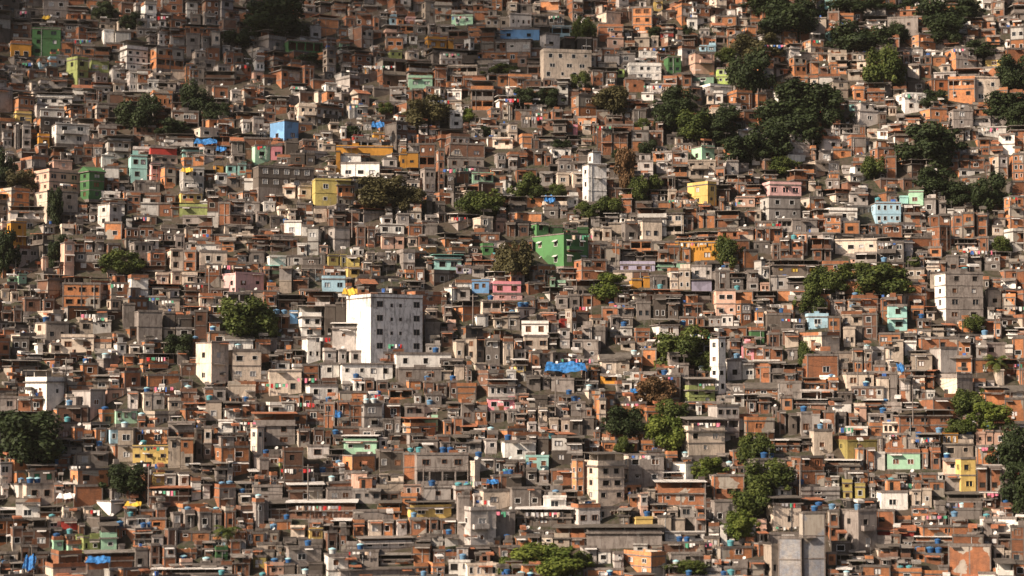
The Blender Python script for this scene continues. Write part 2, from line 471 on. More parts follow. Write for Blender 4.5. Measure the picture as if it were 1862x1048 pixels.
TILES['E'] = (0, 260, '''
240 180 560 340 sp 2 .33 3 p glass | large salmon cream building with long rows of dark windows | large salmon building
340 125 505 188 sp 1 0 1 f
240 340 545 480 cr 2 .3 2 f
565 160 730 395 gn 3 .38 1 g gsh | tall dark green building with sloping top | tall sloping-topped green building
905 90 1035 262 aq 2 0 2 f | aqua two-storey house with a flat roof | aqua two-storey house
1040 30 1245 85 rd 1 0 0 f | low dark red wall and roof above a grey house | dark red low house
1045 90 1250 142 cr 1 0 3 f
1275 30 1430 100 aq 1 0 2 t
1275 100 1440 160 bo 1 0 1 f
1130 170 1240 300 bo 2 0 1 f
690 90 800 170 wh 1 0 0 f
1040 150 1130 260 pp 2 0 1 f
1500 155 1575 215 ok 1 0 1 f
1580 155 1735 222 aq 1 0 2 f void
1500 220 1600 288 wh 1 0 1 f void
1505 300 1600 380 br 1 0 2 f
1250 350 1425 420 yl 1 0 3 f void | small yellow house with three black windows | yellow three-window house
1265 430 1465 520 ol 1 0 0 p | low pale green wall below the small yellow house | low pale green house
1140 370 1235 430 br 1 0 1 f
690 430 855 590 lg 2 .5 1 f
740 305 880 352 lg 1 0 1 f
930 270 1125 350 gy 1 0 2 f
70 450 330 550 lg 1 0 2 r
55 560 180 730 ok 2 .15 1 f | ochre two-storey house beside a dark tree at left edge | ochre house by left edge
855 590 1085 680 br 1 0 3 f void
735 565 855 680 bo 1 0 1 f
425 705 520 940 sp 3 0 1 f | narrow three-storey salmon pink house at left | narrow salmon house
285 810 340 900 sp 1 0 0 f
585 690 730 780 br 1 0 1 f
525 780 740 900 bd 2 0 2 f
1050 770 1165 895 br 2 .1 1 f
1175 765 1380 902 cr 2 0 2 f void
1385 765 1600 862 cr 1 0 2 f void | wide cream house with black windows right of brick arch | wide cream house
1370 690 1580 756 wh 1 0 2 b | low white house with a brown brick rim on top | white house with brick rim
1550 580 1770 652 cr 1 0 2 f void
1640 410 1790 500 gy 1 0 1 f
1665 345 1860 405 bo 1 0 2 f
1710 510 1862 565 gy 1 0 1 f
1085 910 1390 1000 cr 1 0 3 f
1555 920 1860 1035 pp 1 .35 2 f | pale pink house with a rounded left corner | pale pink house
40 945 185 992 mt 1 0 1 f
20 990 120 1050 br 1 0 1 f
415 570 585 640 cr 1 0 1 f
1220 650 1300 760 gy 1 0 1 f
550 515 670 560 wh 1 0 1 f
1735 670 1862 755 br 1 0 0 r
1755 770 1862 850 gy 1 0 1 f
1290 600 1365 680 bo 1 0 0 f
0 560 45 630 sp 1 0 0 f
590 20 720 100 br 1 0 2 f
10 65 90 140 wh 1 .4 0 f
245 10 335 100 br 1 0 1 f
930 520 1100 580 bd 1 0 2 f
555 420 690 500 gy 1 0 1 f
1010 870 1150 930 gy 1 0 2 r
1600 240 1730 320 gy 1 0 2 f
''')
TILES['F'] = (460, 260, '''
0 20 120 118 mt 1 .12 1 f void
125 20 205 122 pk 1 0 1 f
170 65 435 160 dg 1 0 3 f
0 165 430 312 dg 2 0 5 f curtain | long dark grey block with two rows of small pale windows | long dark grey block
585 25 985 84 ok 1 0 0 f ledge | ochre building framing a white house in front | ochre framed building
605 85 760 190 wh 1 0 0 f
585 60 606 215 ok 1 0 0 f
620 145 890 250 wh 1 0 3 f | white house in front of the long ochre building | white house below ochre building
440 165 590 215 cr 1 0 1 f
440 220 620 255 wh 1 0 4 f
415 258 690 442 yd 2 0 2 f | mustard yellow two-storey building beside an olive tree | mustard yellow building
210 320 410 392 cr 1 0 1 f
1020 80 1165 178 ok 1 0 2 f glass
1025 10 1165 80 cr 1 0 2 f
900 110 1015 182 lg 1 0 1 f
900 190 1170 265 cr 1 0 2 t
950 265 1175 340 wh 1 0 2 f
1170 10 1285 180 br 2 0 2 f curtain
1180 180 1285 350 gy 2 0 2 f
1290 50 1350 350 br 4 0 1 f void
1355 5 1635 105 bd 1 0 2 f | wide dark brown brick house left of a row of washing | wide dark brown house
1360 105 1630 182 gy 1 0 3 f
1525 215 1695 288 mt 1 0 2 f
1430 215 1525 282 br 1 0 0 f
1755 235 1815 375 wh 1 .45 1 b
1780 110 1862 190 lg 1 0 2 f
1205 375 1290 440 bo 1 0 0 f
1210 400 1355 500 dg 1 0 0 f
0 340 70 405 bo 1 0 0 f
45 420 155 485 wh 1 0 2 f
300 445 420 510 br 1 0 0 f
425 455 520 560 cr 1 0 1 f
650 490 750 575 br 1 0 0 f
520 470 650 600 br 2 0 1 f
220 570 425 656 wh 1 0 1 f
385 600 460 792 wh 2 0 1 f
0 505 215 578 gy 1 0 4 f glass
0 680 225 762 bd 1 0 1 t
880 505 1100 580 wh 1 0 2 f
890 580 1065 652 wh 1 0 2 f
1065 580 1195 655 br 1 0 1 f curtain
1195 580 1300 650 gy 1 0 0 f
1105 500 1305 560 cr 1 0 3 f
885 665 1065 748 sp 1 0 1 f
1070 665 1215 732 cr 1 0 1 f
855 755 975 832 gy 1 0 2 f
240 800 465 862 lg 1 0 2 f
505 795 750 870 yd 1 0 3 f
635 880 750 952 yl 1 0 1 f
1255 790 1470 900 aq 1 0 2 r shq | aqua house under a turquoise sheet roof | aqua house with turquoise roof
1525 790 1615 825 sp 1 0 0 f
1590 705 1695 792 gg 1 0 1 p
1540 640 1740 700 br 1 0 2 f
1420 865 1540 922 lv 1 0 1 f
1545 880 1630 942 lg 1 0 1 f
185 880 270 1065 cr 2 0 0 f pale
485 935 650 1050 lb 1 0 2 p | pale blue house with two windows left of centre | pale blue house
1545 975 1665 1060 bl 1 0 2 f wood | small blue house joined to a pink one | small blue house
1667 975 1890 1062 pk 1 0 2 p wood | bright pink house right of the small blue one | bright pink house
1660 1066 1900 1110 pp 1 0 2 f
105 870 215 925 mt 1 0 0 r shq
1000 905 1135 952 bo 1 0 1 f
755 840 835 925 br 1 0 1 f
1070 980 1170 1050 cr 1 0 1 r
1150 725 1300 772 bo 1 0 1 f
0 985 160 1050 br 1 0 1 f
280 960 390 1040 bd 1 0 0 f
1305 50 1345 100 br 1 0 0 f
450 0 580 60 cr 1 0 1 f
1700 500 1862 560 bd 1 0 2 f
710 600 860 740 bd 2 0 1 f
895 850 1000 900 gy 1 0 2 f
''')
TILES['G'] = (920, 260, '''
180 640 580 868 gg 2 .57 2 f awn,nws2,noband | big bright green building with a shaded right side | big green building
180 570 300 640 gg 1 .3 1 f
305 605 580 642 gn 1 0 0 f
235 210 540 302 lg 1 0 3 f
335 130 560 212 gy 1 0 3 f whiteframe
575 65 670 155 ws 1 .4 0 f
540 150 710 425 ws 3 .25 0 f | tall windowless pale tower with black mould stains | stained pale tower
1310 25 1470 128 mt 1 .45 1 f | pale green house at the foot of dark trees | pale green house by dark trees
1170 10 1310 65 bo 1 0 4 f void
1150 60 1235 160 br 1 0 1 f
0 60 150 172 br 1 0 2 b
195 85 330 160 br 1 0 1 f
380 80 550 132 cr 1 0 1 f
1280 268 1485 440 yl 2 .7 1 p | yellow house with a shaded right side near centre right | yellow corner house
1605 385 1755 452 sp 1 0 2 f
1605 300 1790 362 br 1 0 2 r
1190 255 1500 300 lg 1 0 2 f
1075 320 1200 425 cr 1 0 1 f
1070 420 1330 462 bo 1 0 0 f
700 500 850 572 lg 1 0 1 r shw
820 560 930 692 gy 1 .2 1 f
940 550 1100 682 cr 1 .15 2 f
600 530 660 592 lg 1 0 0 f
590 610 745 692 cr 1 0 2 f
1345 510 1475 602 bo 1 0 0 f
1500 400 1540 482 bo 1 0 0 f
1745 600 1862 700 br 1 0 2 f
1190 630 1425 702 br 1 0 2 t
1195 705 1510 840 ok 1 0 2 f curtain | ochre house below a brick terrace right of centre | ochre house below brick terrace
695 740 805 872 bo 1 0 1 f
805 765 1060 832 gy 1 0 0 r
800 835 1050 908 lv 1 0 3 p wood | lavender house with three brown windows | lavender house
1055 745 1300 852 br 1 0 3 f
475 825 710 972 br 2 .25 2 f
860 950 1015 1022 ok 1 0 0 f
1305 870 1450 962 lg 1 0 2 f
1310 965 1450 1050 lv 1 0 0 s
1455 905 1780 1050 gy 2 0 4 f
1640 760 1780 880 bo 1 .3 0 f
1760 830 1830 950 wh 1 .6 1 f
1140 880 1300 1040 cr 2 0 3 f
1060 855 1270 900 mt 1 0 0 f
300 960 420 1022 mt 1 0 2 f void
0 60 40 120 lg 1 0 1 f
0 240 35 380 wh 1 0 1 f
270 450 430 530 gy 1 0 1 f
440 540 580 600 cr 1 0 1 f
0 570 160 660 bd 1 0 1 f
1495 610 1620 690 br 1 0 2 r
1680 480 1760 560 bd 1 0 0 f
860 80 960 130 cr 1 0 0 f
935 255 1000 420 bo 1 0 0 f
200 930 330 990 bo 1 0 2 f
1580 150 1710 200 gy 1 .2 1 f
1540 130 1640 230 lg 1 .2 1 f
''')
TILES['H'] = (1382, 260, '''
15 270 290 376 pp 1 .2 3 p glass | pink top-floor house over white storeys at upper right | pink house on white storeys
0 380 285 542 lg 2 .22 2 f pals=wh,void
190 5 350 98 lg 1 .25 1 f
395 60 500 138 gy 1 0 1 f
1620 90 1750 252 bo 2 .5 1 f void
1760 80 1862 272 bo 3 0 2 f
1465 25 1710 82 cr 1 0 3 f
1300 110 1580 192 br 1 0 4 f
1405 245 1550 312 bo 1 0 1 f
640 95 745 132 cr 1 0 0 f
640 140 740 192 br 1 0 1 f
470 215 560 272 bo 1 0 0 f
325 280 390 342 cr 1 0 0 f
450 260 560 332 gy 1 0 2 f
865 300 960 352 bo 1 0 2 f
690 300 760 350 wh 1 .4 0 f
610 360 760 452 lg 1 0 2 f void
1045 345 1150 442 mt 1 0 1 f
780 425 990 572 lb 2 0 4 f void | pale blue two-storey house with four black upper windows | pale blue four-window house
1000 500 1130 572 br 1 0 1 f
1160 400 1310 502 lg 1 0 2 f
1365 455 1500 492 wh 1 0 0 f
1170 510 1340 592 br 1 0 2 f
1340 510 1600 672 br 2 0 3 f
1610 590 1715 652 cr 1 0 1 f
445 475 570 632 bo 2 0 2 g | orange brick house with a pointed gable at right | orange gabled house
590 560 700 652 bo 1 0 1 f
755 580 840 652 br 1 .1 1 f
860 580 1000 656 br 1 0 2 f
1020 610 1140 672 cr 1 0 0 f
190 540 400 642 gy 1 0 2 f
285 385 450 472 bo 1 .4 1 f
0 600 160 682 br 1 0 2 f
140 690 305 822 br 2 0 3 f
365 680 500 832 br 1 0 1 t
530 690 820 782 cr 1 0 4 f | long beige house with four openings at the right | long beige house
670 780 820 852 gy 1 0 2 f
825 705 1010 852 gy 2 0 3 f
60 830 415 935 dg 1 0 3 r yshut | dark grey house with three mustard yellow shutters | house with yellow shutters
70 945 415 1042 lg 1 0 3 f
1375 680 1610 772 bo 1 0 3 f
1185 740 1280 802 bo 1 0 1 f void
1150 810 1260 882 wh 1 0 0 t
1020 820 1110 862 cr 1 0 0 f
1030 890 1260 962 cr 1 0 3 f void
1310 800 1400 920 gy 1 0 1 f
1460 800 1690 902 gy 2 0 3 f
1200 920 1420 1040 cr 1 0 2 f
1725 380 1862 602 bo 3 .3 1 f
1130 240 1250 340 gy 1 0 1 f
880 100 960 260 br 2 0 0 f
0 195 115 260 br 1 0 2 r
1610 960 1700 1020 bo 1 0 0 f
1700 965 1800 1040 wh 1 0 1 f
0 880 60 960 wh 1 0 1 f
1820 830 1862 900 bo 1 0 1 f
''')
TILES['I'] = (0, 520, '''
440 -15 700 155 bo 2 0 3 f void | orange brick house with three square black openings at left | orange three-opening house
860 130 950 300 gy 1 0 0 f
945 180 1140 392 gy 2 0 0 f side0 | blank tall grey concrete block without windows | blank concrete block
1140 190 1350 302 dg 1 0 0 f
1140 305 1350 368 cr 1 0 2 f
1115 100 1265 182 cr 1 0 1 f
1395 50 1565 152 cr 1 0 2 b
1455 140 1560 212 bo 1 0 1 f
430 340 655 462 cr 1 0 2 p wood | cream house with two dark brown windows left | cream brown-windowed house
240 260 400 342 cr 1 .5 1 f
560 250 780 332 cr 1 0 2 f
330 410 430 482 cr 1 0 1 f
680 440 780 522 wh 1 0 1 g
800 420 1085 482 wh 1 0 4 f
85 365 200 467 gy 1 0 2 f
0 305 190 345 br 1 0 1 f
120 485 285 532 lg 1 0 0 t
180 600 450 802 wh 1 .55 1 t | white house with open roofed terrace and white railing | white terrace house
560 555 690 642 bo 1 0 1 f
650 640 840 732 cr 1 0 2 f glass
850 490 945 562 bo 1 0 0 f
850 610 990 722 br 1 .2 1 f
510 740 740 872 lg 1 .55 1 f
400 855 615 972 bd 1 0 2 f
0 790 110 882 gy 1 0 1 f
120 790 310 892 br 1 0 2 f
900 755 970 872 lg 1 0 1 f
990 760 1070 882 cr 1 0 1 f
795 880 965 972 mt 1 0 3 f | small pale green and white house with narrow windows | small pale green striped house
1070 780 1275 872 lg 1 0 2 f
1380 400 1610 682 cr 2 .48 1 f | tall beige block with a dark open right half | tall beige block
1610 455 1840 672 cr 2 0 2 f | blotchy yellowish beige block right of a taller one | blotchy beige block
1250 555 1380 632 bd 1 0 1 f
1450 680 1590 725 br 1 0 1 f
1445 735 1590 822 cr 1 0 1 f
1605 780 1800 828 bo 1 0 1 f
1450 830 1805 952 cr 1 0 2 f
1540 955 1790 1047 wh 1 0 2 f
1185 965 1370 1030 gy 1 0 0 f
350 570 510 612 wh 1 0 2 f
0 40 120 110 cr 1 0 1 f
150 100 380 180 bd 1 0 2 f
0 180 150 260 bd 1 0 2 f
750 100 850 180 cr 1 0 1 f
1370 180 1460 380 bd 2 0 1 f
30 670 170 750 bo 1 0 1 f
300 260 480 390 gy 1 0 2 f
1280 40 1390 110 br 1 0 1 r
''')
TILES['J'] = (460, 520, '''
655 55 1200 475 ws 4 .32 4 p glass,side0,noband,block | largest white apartment block with blank bright left wall | big white block
485 125 722 362 dg 1 0 2 f
315 145 480 367 wh 2 0 2 t t1 | white two-storey house left of a dark stained wall | white house by dark wall
345 372 475 527 wh 1 0 2 f t1
255 185 315 267 bl 1 0 0 f | tiny bright blue house right of a large tree | tiny blue house
140 210 255 302 br 1 0 1 f
560 268 745 402 lg 1 0 1 r shw,fwd=3.5,t1
475 378 762 445 br 1 0 0 f
470 448 770 547 lg 1 0 2 f
610 548 985 652 wh 1 0 4 s | low white house with a red curtained window | low white red-curtain house
465 552 608 642 wh 1 0 1 f
620 655 765 752 lg 1 0 2 f
770 660 950 752 bd 1 0 2 f
770 360 855 442 lg 1 0 1 f t1
985 480 1400 582 wh 1 0 3 f | long low white building under the largest block | long low white building
1020 585 1330 672 gy 1 0 2 f
1205 170 1300 232 cr 1 0 1 f
1205 265 1320 418 gy 1 0 1 f
1320 330 1410 432 bd 1 0 1 f
1205 418 1320 474 lg 1 0 2 f
1325 565 1490 662 cr 1 0 0 f pale
1410 390 1490 522 cr 1 0 1 f
1500 370 1630 532 cr 2 .6 1 f
1640 380 1740 552 gy 2 0 2 f
1740 370 1835 552 cr 2 0 1 b
1640 665 1850 792 lg 1 0 4 r shw | grey house with columns under a white sheet roof | columned grey house
1645 795 1845 882 pk 1 0 2 f | faded pink house under the columned grey one | faded pink house
1650 890 1862 962 gy 1 0 2 f
370 660 590 702 bd 1 0 0 f
360 704 600 802 wh 1 0 2 f | white house with one black window and brown rim | white one-window house
100 600 340 762 cr 1 0 2 f
155 550 350 602 wh 1 0 2 f
0 905 295 1125 gy 2 0 2 t | grey house with open veranda and white steps above | grey veranda house
85 812 290 905 wh 1 0 1 p
180 770 420 882 br 1 0 2 f
770 840 910 1012 lg 2 .1 1 f
915 840 1040 942 br 1 0 1 f
915 946 1040 1050 gy 1 0 1 f
1060 840 1210 932 gy 1 0 2 f
1065 670 1185 732 bo 1 0 0 f
1190 690 1440 792 bd 1 0 2 f
1035 940 1290 1050 bo 1 .3 1 t | orange brick terrace house with plants on its rim | orange plant terrace house
1330 945 1480 1060 bo 1 0 2 f
1450 800 1560 962 gy 1 0 1 b
500 830 770 1002 br 2 0 3 f
1545 210 1660 292 wh 1 0 0 f
1450 290 1620 372 gy 1 .3 1 f pals=bo
1310 250 1430 322 sp 1 0 0 f
1360 10 1430 112 wh 1 .6 0 f
1430 20 1530 112 lg 1 0 1 f
1680 180 1862 300 cr 1 0 2 r
1640 560 1740 600 br 1 0 1 f
1200 770 1330 850 gy 1 0 2 f
0 480 50 640 cr 1 0 0 f
215 460 350 545 bo 1 0 1 b
''')
TILES['K'] = (920, 520, '''
1465 30 1620 222 sp 2 0 2 f void | salmon two-storey house with two black windows at centre right | salmon two-storey house
1425 222 1600 292 lg 1 0 3 f
1630 100 1730 262 bo 2 .3 1 b
110 245 300 352 wh 1 0 2 p wood | white house with two brown windows on a beige storey | white brown-windowed house
110 356 295 452 cr 1 0 2 f
0 215 100 312 gy 1 0 1 f
120 90 300 162 br 1 0 1 f
340 60 520 162 gy 1 0 2 f
535 290 700 422 gy 1 0 2 f
720 310 890 362 lg 1 0 2 f
715 225 895 302 gy 1 0 2 f
905 120 1020 242 gy 1 0 2 f
865 30 1020 120 cr 1 .25 1 r
1035 75 1215 242 dg 1 0 3 p
675 140 900 222 br 1 0 1 f
760 40 800 132 sp 1 0 0 f
1235 130 1390 222 br 1 0 2 f
1220 225 1400 292 br 1 0 3 f
430 165 500 332 cr 2 .5 1 f
150 470 240 592 br 1 0 1 f
40 460 140 522 lg 1 0 1 f
40 525 140 612 yl 1 0 1 r
145 640 310 732 gy 1 0 2 f
320 660 480 742 gy 1 0 0 f
540 680 650 742 lg 1 0 2 f
655 480 870 625 cr 1 0 2 g shd
665 630 775 692 ok 1 0 1 f | small ochre house below a hipped dark roof | small ochre house
810 400 990 452 cr 1 0 2 r
865 600 940 662 wh 1 0 0 f
1440 370 1550 762 wh 4 .55 1 f | tall thin white tower with small windows right of tree | thin white tower
1550 380 1650 522 gy 2 0 1 f
1550 530 1750 662 lg 1 0 1 f
1660 430 1830 522 br 1 0 2 f
1245 660 1475 825 ol 2 .2 2 t | olive green house with a white balcony | olive balcony house
1755 540 1862 652 br 1 0 1 r
130 870 290 962 bo 1 0 1 f
135 962 290 1032 lg 1 0 1 f
300 940 450 1050 cr 1 0 2 f
450 940 620 1050 dg 1 0 2 f
640 800 705 1012 cr 2 0 1 f pals=bo
1330 840 1380 912 wh 1 0 1 f
1590 760 1680 852 wh 1 0 1 f
1680 770 1862 902 br 1 0 2 r
1420 740 1480 822 wh 1 0 1 f
300 320 450 440 gy 2 0 2 f
460 390 540 470 lg 1 0 1 f
545 390 650 520 gy 2 0 1 f
820 690 940 760 wh 1 0 1 f
1060 640 1230 800 bd 2 0 2 f
0 600 70 690 wh 1 0 1 f
0 790 60 870 pk 1 0 0 f
1750 180 1820 290 bo 1 0 1 f
960 450 1060 560 bo 1 0 1 f
330 810 560 920 gy 2 0 2 f
''')
TILES['L'] = (1382, 520, '''
1235 -90 1570 245 gy 4 .23 2 f pals=wh | tall grey concrete block with a white windowed left side | tall grey concrete block
1590 25 1700 152 cr 1 0 1 f void
1590 160 1650 237 wh 1 0 1 f
1705 55 1800 202 bo 2 0 2 b
880 140 1035 318 aq 2 0 1 f pale | white and aqua two-storey house below dark trees | aqua and white house
500 110 600 202 gy 1 0 1 f
270 325 560 472 cr 1 .57 0 b pale | pale windowless block with orange brick rim | pale windowless block
155 345 270 432 cr 1 0 0 f
570 300 670 432 cr 1 0 2 f
25 200 215 312 dg 1 0 0 f
570 190 720 292 cr 1 0 1 b
830 340 990 422 bo 1 0 2 f
1000 345 1170 402 wh 1 0 3 f
890 390 1010 602 cr 2 0 1 f
1110 370 1390 462 br 1 .1 1 f | brown brick house with one window right of aqua house | brown one-window brick house
1395 385 1485 502 bo 1 0 2 f
0 440 160 532 br 1 0 2 f
170 450 265 522 gy 1 0 1 f
0 540 250 682 br 1 0 1 t
310 490 550 642 br 1 .1 1 f
310 645 550 742 bo 1 0 1 r
640 450 790 612 bo 2 0 2 f
1070 490 1210 600 cr 1 0 1 f
1075 602 1225 712 cr 1 0 1 f
1200 440 1390 612 lg 1 .4 0 f
1240 620 1500 802 gy 1 .58 0 p pals=cr | cream-sided house with red cloth at its window | red cloth house
820 650 910 812 cr 1 0 1 f
910 620 1060 822 gy 2 0 0 f
235 795 560 862 bd 1 0 2 r
135 790 230 882 bo 1 0 1 f
1110 800 1430 922 br 1 .35 1 f
540 900 690 1002 gy 1 0 1 f
690 860 750 962 sp 1 0 0 f
920 880 1340 1050 br 2 .15 3 r | brown brick house with large dark terrace under grey roof | brown dark-terrace house
120 900 260 1050 bd 1 0 1 f
260 890 530 1050 gy 1 0 2 f
1730 800 1862 952 bo 1 0 1 f
1730 300 1862 372 wh 1 0 0 r shw
1820 590 1862 702 bo 1 0 0 f
1505 430 1600 522 lg 1 0 2 f
1640 260 1700 372 bo 1 0 1 f
1220 280 1370 352 cr 1 0 1 t
1040 150 1230 240 bo 1 0 1 r shr
1650 600 1720 700 cr 1 0 0 f
1000 720 1120 800 bo 1 0 1 f
1780 370 1862 520 bo 1 0 1 f
500 820 740 895 wh 1 0 0 f
30 340 140 430 bd 1 0 1 f
730 820 1100 870 gy 1 0 1 r shw
570 620 800 720 cr 1 0 2 f
''')
TILES['M'] = (0, 778, '''
830 10 935 242 cr 2 0 1 f
945 10 1180 127 bo 1 0 2 f glass | orange house with two windows over a cream storey at left | orange two-window house
935 135 1185 257 yl 1 0 3 f pale | pale yellow house under the orange one at left | pale yellow storey house
1185 75 1360 285 cr 2 0 1 f
1370 10 1490 222 dg 2 0 1 f
500 10 750 102 bo 1 0 2 f
415 80 650 182 cr 1 0 1 r
755 10 830 112 lb 1 0 1 f
380 190 760 272 gy 1 0 3 f
495 300 765 412 bo 1 .2 2 f
500 414 720 522 br 1 0 0 f
185 270 380 402 cr 1 0 2 r gshut | cream house with green shutters beside the large left tree | green-shuttered house
150 404 390 522 cr 1 0 2 f
110 500 275 657 wh 1 0 1 b glass | white house with one window near lower left corner | white lower left house
430 655 540 722 rd 1 0 0 f | bright red box-like house wall at lower left | bright red house
1050 330 1160 422 yl 1 0 1 f
1160 335 1330 432 wh 1 0 2 f
1340 350 1480 502 wh 2 0 0 f
1340 260 1490 322 gy 1 0 1 t
1500 240 1640 402 gy 2 0 1 f
1780 0 1862 202 cr 2 .4 1 f
870 588 1170 642 bo 1 0 0 f
870 640 1050 712 lg 1 0 1 f
1050 645 1170 722 bo 1 0 1 f
1375 560 1660 722 gy 1 0 2 b
1200 590 1370 702 gy 1 0 2 f
570 775 700 892 ol 1 0 2 f
700 695 820 882 mt 1 0 1 t | mint green house with an open top at lower left | mint open-topped house
60 720 350 852 bd 1 0 3 f
590 890 935 1002 br 1 0 0 t | brown brick terrace hung with a blue tarpaulin | brown tarpaulin terrace
500 565 650 642 cr 1 0 0 f
930 860 1040 1002 gy 1 0 1 f
1040 830 1240 992 bd 2 0 2 f
320 960 680 1060 cr 1 0 1 r shw
1080 1000 1560 1060 gy 1 0 0 r shw
1250 740 1480 802 bo 1 0 1 f
1730 730 1862 832 bo 1 0 1 f
1630 930 1760 1050 bo 1 0 1 r
0 420 55 492 lg 1 0 1 f
1780 415 1862 495 cr 1 0 1 r
1780 500 1862 700 gy 2 0 1 r shw
950 760 1150 842 gy 1 0 1 f
1160 720 1250 830 bd 1 0 0 f
140 850 260 960 bd 1 0 1 f
1040 430 1330 540 bd 1 0 0 t
0 580 110 640 lg 1 0 1 r shw
380 400 500 520 bd 1 0 1 r shw
1500 400 1660 560 br 1 0 1 r shw
1360 970 1560 1000 gy 1 0 0 f
1370 800 1500 900 bd 1 0 1 r
0 960 150 1050 bd 1 0 1 r
350 780 570 870 mt 1 0 1 s
''')
TILES['N'] = (460, 778, '''
640 60 870 182 mt 1 0 2 r shw | mint green house under a pale roof at lower centre | mint roofed house
865 80 945 152 lg 1 0 1 f
540 60 630 117 br 1 0 1 f
630 200 865 312 bo 1 .3 1 f | orange brick cube house with a bright left side | orange brick cube house
1130 190 1520 412 gy 2 0 3 f | wide grey concrete two-storey house at lower centre | wide grey concrete house
0 415 205 522 gy 1 0 1 r shw
240 405 490 532 bd 1 0 1 r shw
490 390 700 428 br 1 0 0 f
490 430 700 532 gy 1 0 2 f
700 440 900 532 lg 1 0 3 f
1060 530 1400 632 yl 1 0 2 r shd,glass | yellow house with a green shuttered window at lower centre | yellow green-shutter house
1190 425 1395 522 lg 1 0 1 f
1095 645 1430 752 br 1 0 3 f
680 590 985 645 gy 1 0 0 f
680 650 990 767 bo 1 0 3 f
990 660 1085 762 lg 1 0 1 f
245 530 720 642 bd 1 0 3 t shw | dark open terrace under a long white-edged roof | long white-edged terrace
20 735 180 822 br 1 0 1 f
360 720 490 792 yl 1 0 1 f wood
205 785 490 848 gy 1 0 0 p
215 850 480 972 gy 1 0 1 f | squat grey concrete house with a wide concrete rim | squat concrete house
145 660 270 722 bo 1 0 0 f
0 870 150 922 bo 1 0 0 f
20 820 200 880 cr 1 0 1 f
0 910 90 992 yd 1 0 1 f
500 740 660 872 bd 1 0 2 f
730 785 1120 852 lg 1 0 3 t
890 900 1120 962 bo 1 0 2 r
1475 560 1715 842 lg 2 .25 1 p | grey two-storey house with bright left side at lower centre | grey bright-sided house
1435 490 1530 822 gy 2 0 0 f
1605 445 1810 562 cr 1 .1 1 f
1510 80 1720 182 lg 1 0 1 f
1745 100 1995 225 wh 1 0 1 f | bright white house with one tiny window at lower centre | bright white tiny-window house
1570 790 1830 842 bo 1 0 0 f
1250 760 1450 832 wh 1 0 0 f
570 1005 1170 1060 gy 1 0 0 s | broad grey sheet roof along the bottom edge | broad bottom-edge roof
1130 955 1350 1060 bo 1 0 1 r
1700 340 1862 442 bd 1 0 0 f
870 400 1060 462 cr 1 0 0 f
390 650 680 762 bd 1 0 2 r shw
0 520 110 660 gy 2 0 1 r shw
290 10 500 130 bd 1 0 2 f
20 220 110 370 gy 1 0 1 f
940 170 1030 240 lg 1 0 1 f
460 270 560 330 cr 1 .5 0 f
1540 240 1600 420 cr 1 .4 0 f
650 440 700 440 gy 1 0 0 f
210 960 490 1050 dg 1 0 0 f
860 160 1060 300 dg 1 0 1 f
1810 440 1862 560 dg 1 0 0 f
''')
TILES['O'] = (920, 778, '''
1215 -55 1545 195 cr 2 .22 2 t shg | cream two-storey house with sheet roof and lilac left side | cream sheet-roofed house
140 60 300 203 dg 1 0 0 f
140 205 300 302 aq 1 0 2 f wood | grey aqua house with two brown windows at lower centre | grey aqua house
140 305 300 402 gy 1 0 2 f
310 300 470 412 br 1 0 1 f
0 220 130 342 br 1 0 1 f
550 190 835 522 cr 3 .35 2 t | three-storey beige house with dark open top floor | three-storey beige house
832 195 1115 402 gy 2 .12 2 f pals=cr | wide grey house with cream left edge right of centre | wide grey cream-edged house
1170 250 1320 372 wh 1 .65 0 f
1050 330 1240 382 ok 1 0 0 r shw
1050 385 1400 545 br 1 0 2 t shw | brick house with ribbed white sheet roof | ribbed white roof house
1010 545 1330 642 cr 1 0 1 f
1435 340 1680 502 br 1 0 3 f void | brown brick house with three tall dark windows | three tall-windowed brick house
1455 520 1640 682 gy 1 .1 2 f
1530 285 1620 338 br 1 0 0 f
460 540 665 692 lg 1 .25 2 b
255 490 425 592 wh 1 0 1 f glass | white cube house with one square window at lower centre | white cube house
80 575 460 692 dg 1 0 3 t shw | dark covered terrace below the white cube house | dark covered terrace
485 230 550 482 bo 2 .2 1 f
865 640 1035 702 yl 1 0 0 f | low bright yellow house at lower centre | low bright yellow house
1070 640 1260 740 cr 1 0 0 f pale
1095 742 1400 802 wh 1 0 3 f
560 705 1100 852 gy 1 0 0 r | long grey concrete wall under a thin flat roof | long concrete wall
520 858 740 962 lg 1 0 1 f
830 880 1130 1060 bo 2 .65 0 b | orange brick corner house with concrete bands at bottom | orange corner house
1100 815 1400 885 bd 1 0 0 f
1130 890 1400 962 gy 1 0 1 f
900 830 1100 880 wh 1 0 2 f void
1440 850 1740 922 bo 1 .25 1 f
1750 820 1862 902 br 1 .3 0 f
1520 990 1700 1060 gy 1 0 1 r shw
660 100 1050 172 bo 1 0 2 f
930 470 1000 642 sp 2 0 1 f
855 480 930 560 bo 1 0 1 f
45 760 330 842 bo 1 0 2 f
320 65 540 260 dg 2 0 1 f
0 340 110 500 dg 1 0 1 f
0 430 250 570 gy 1 0 2 f
340 700 560 850 cr 1 0 2 t
1320 640 1400 760 gy 1 0 1 f
120 420 300 480 bo 1 0 1 f
1500 700 1560 830 wh 1 0 0 f
1480 190 1570 270 dg 1 0 1 f
570 1000 830 1060 bo 1 0 1 f
1150 960 1400 1060 bd 1 0 0 r shw
''')
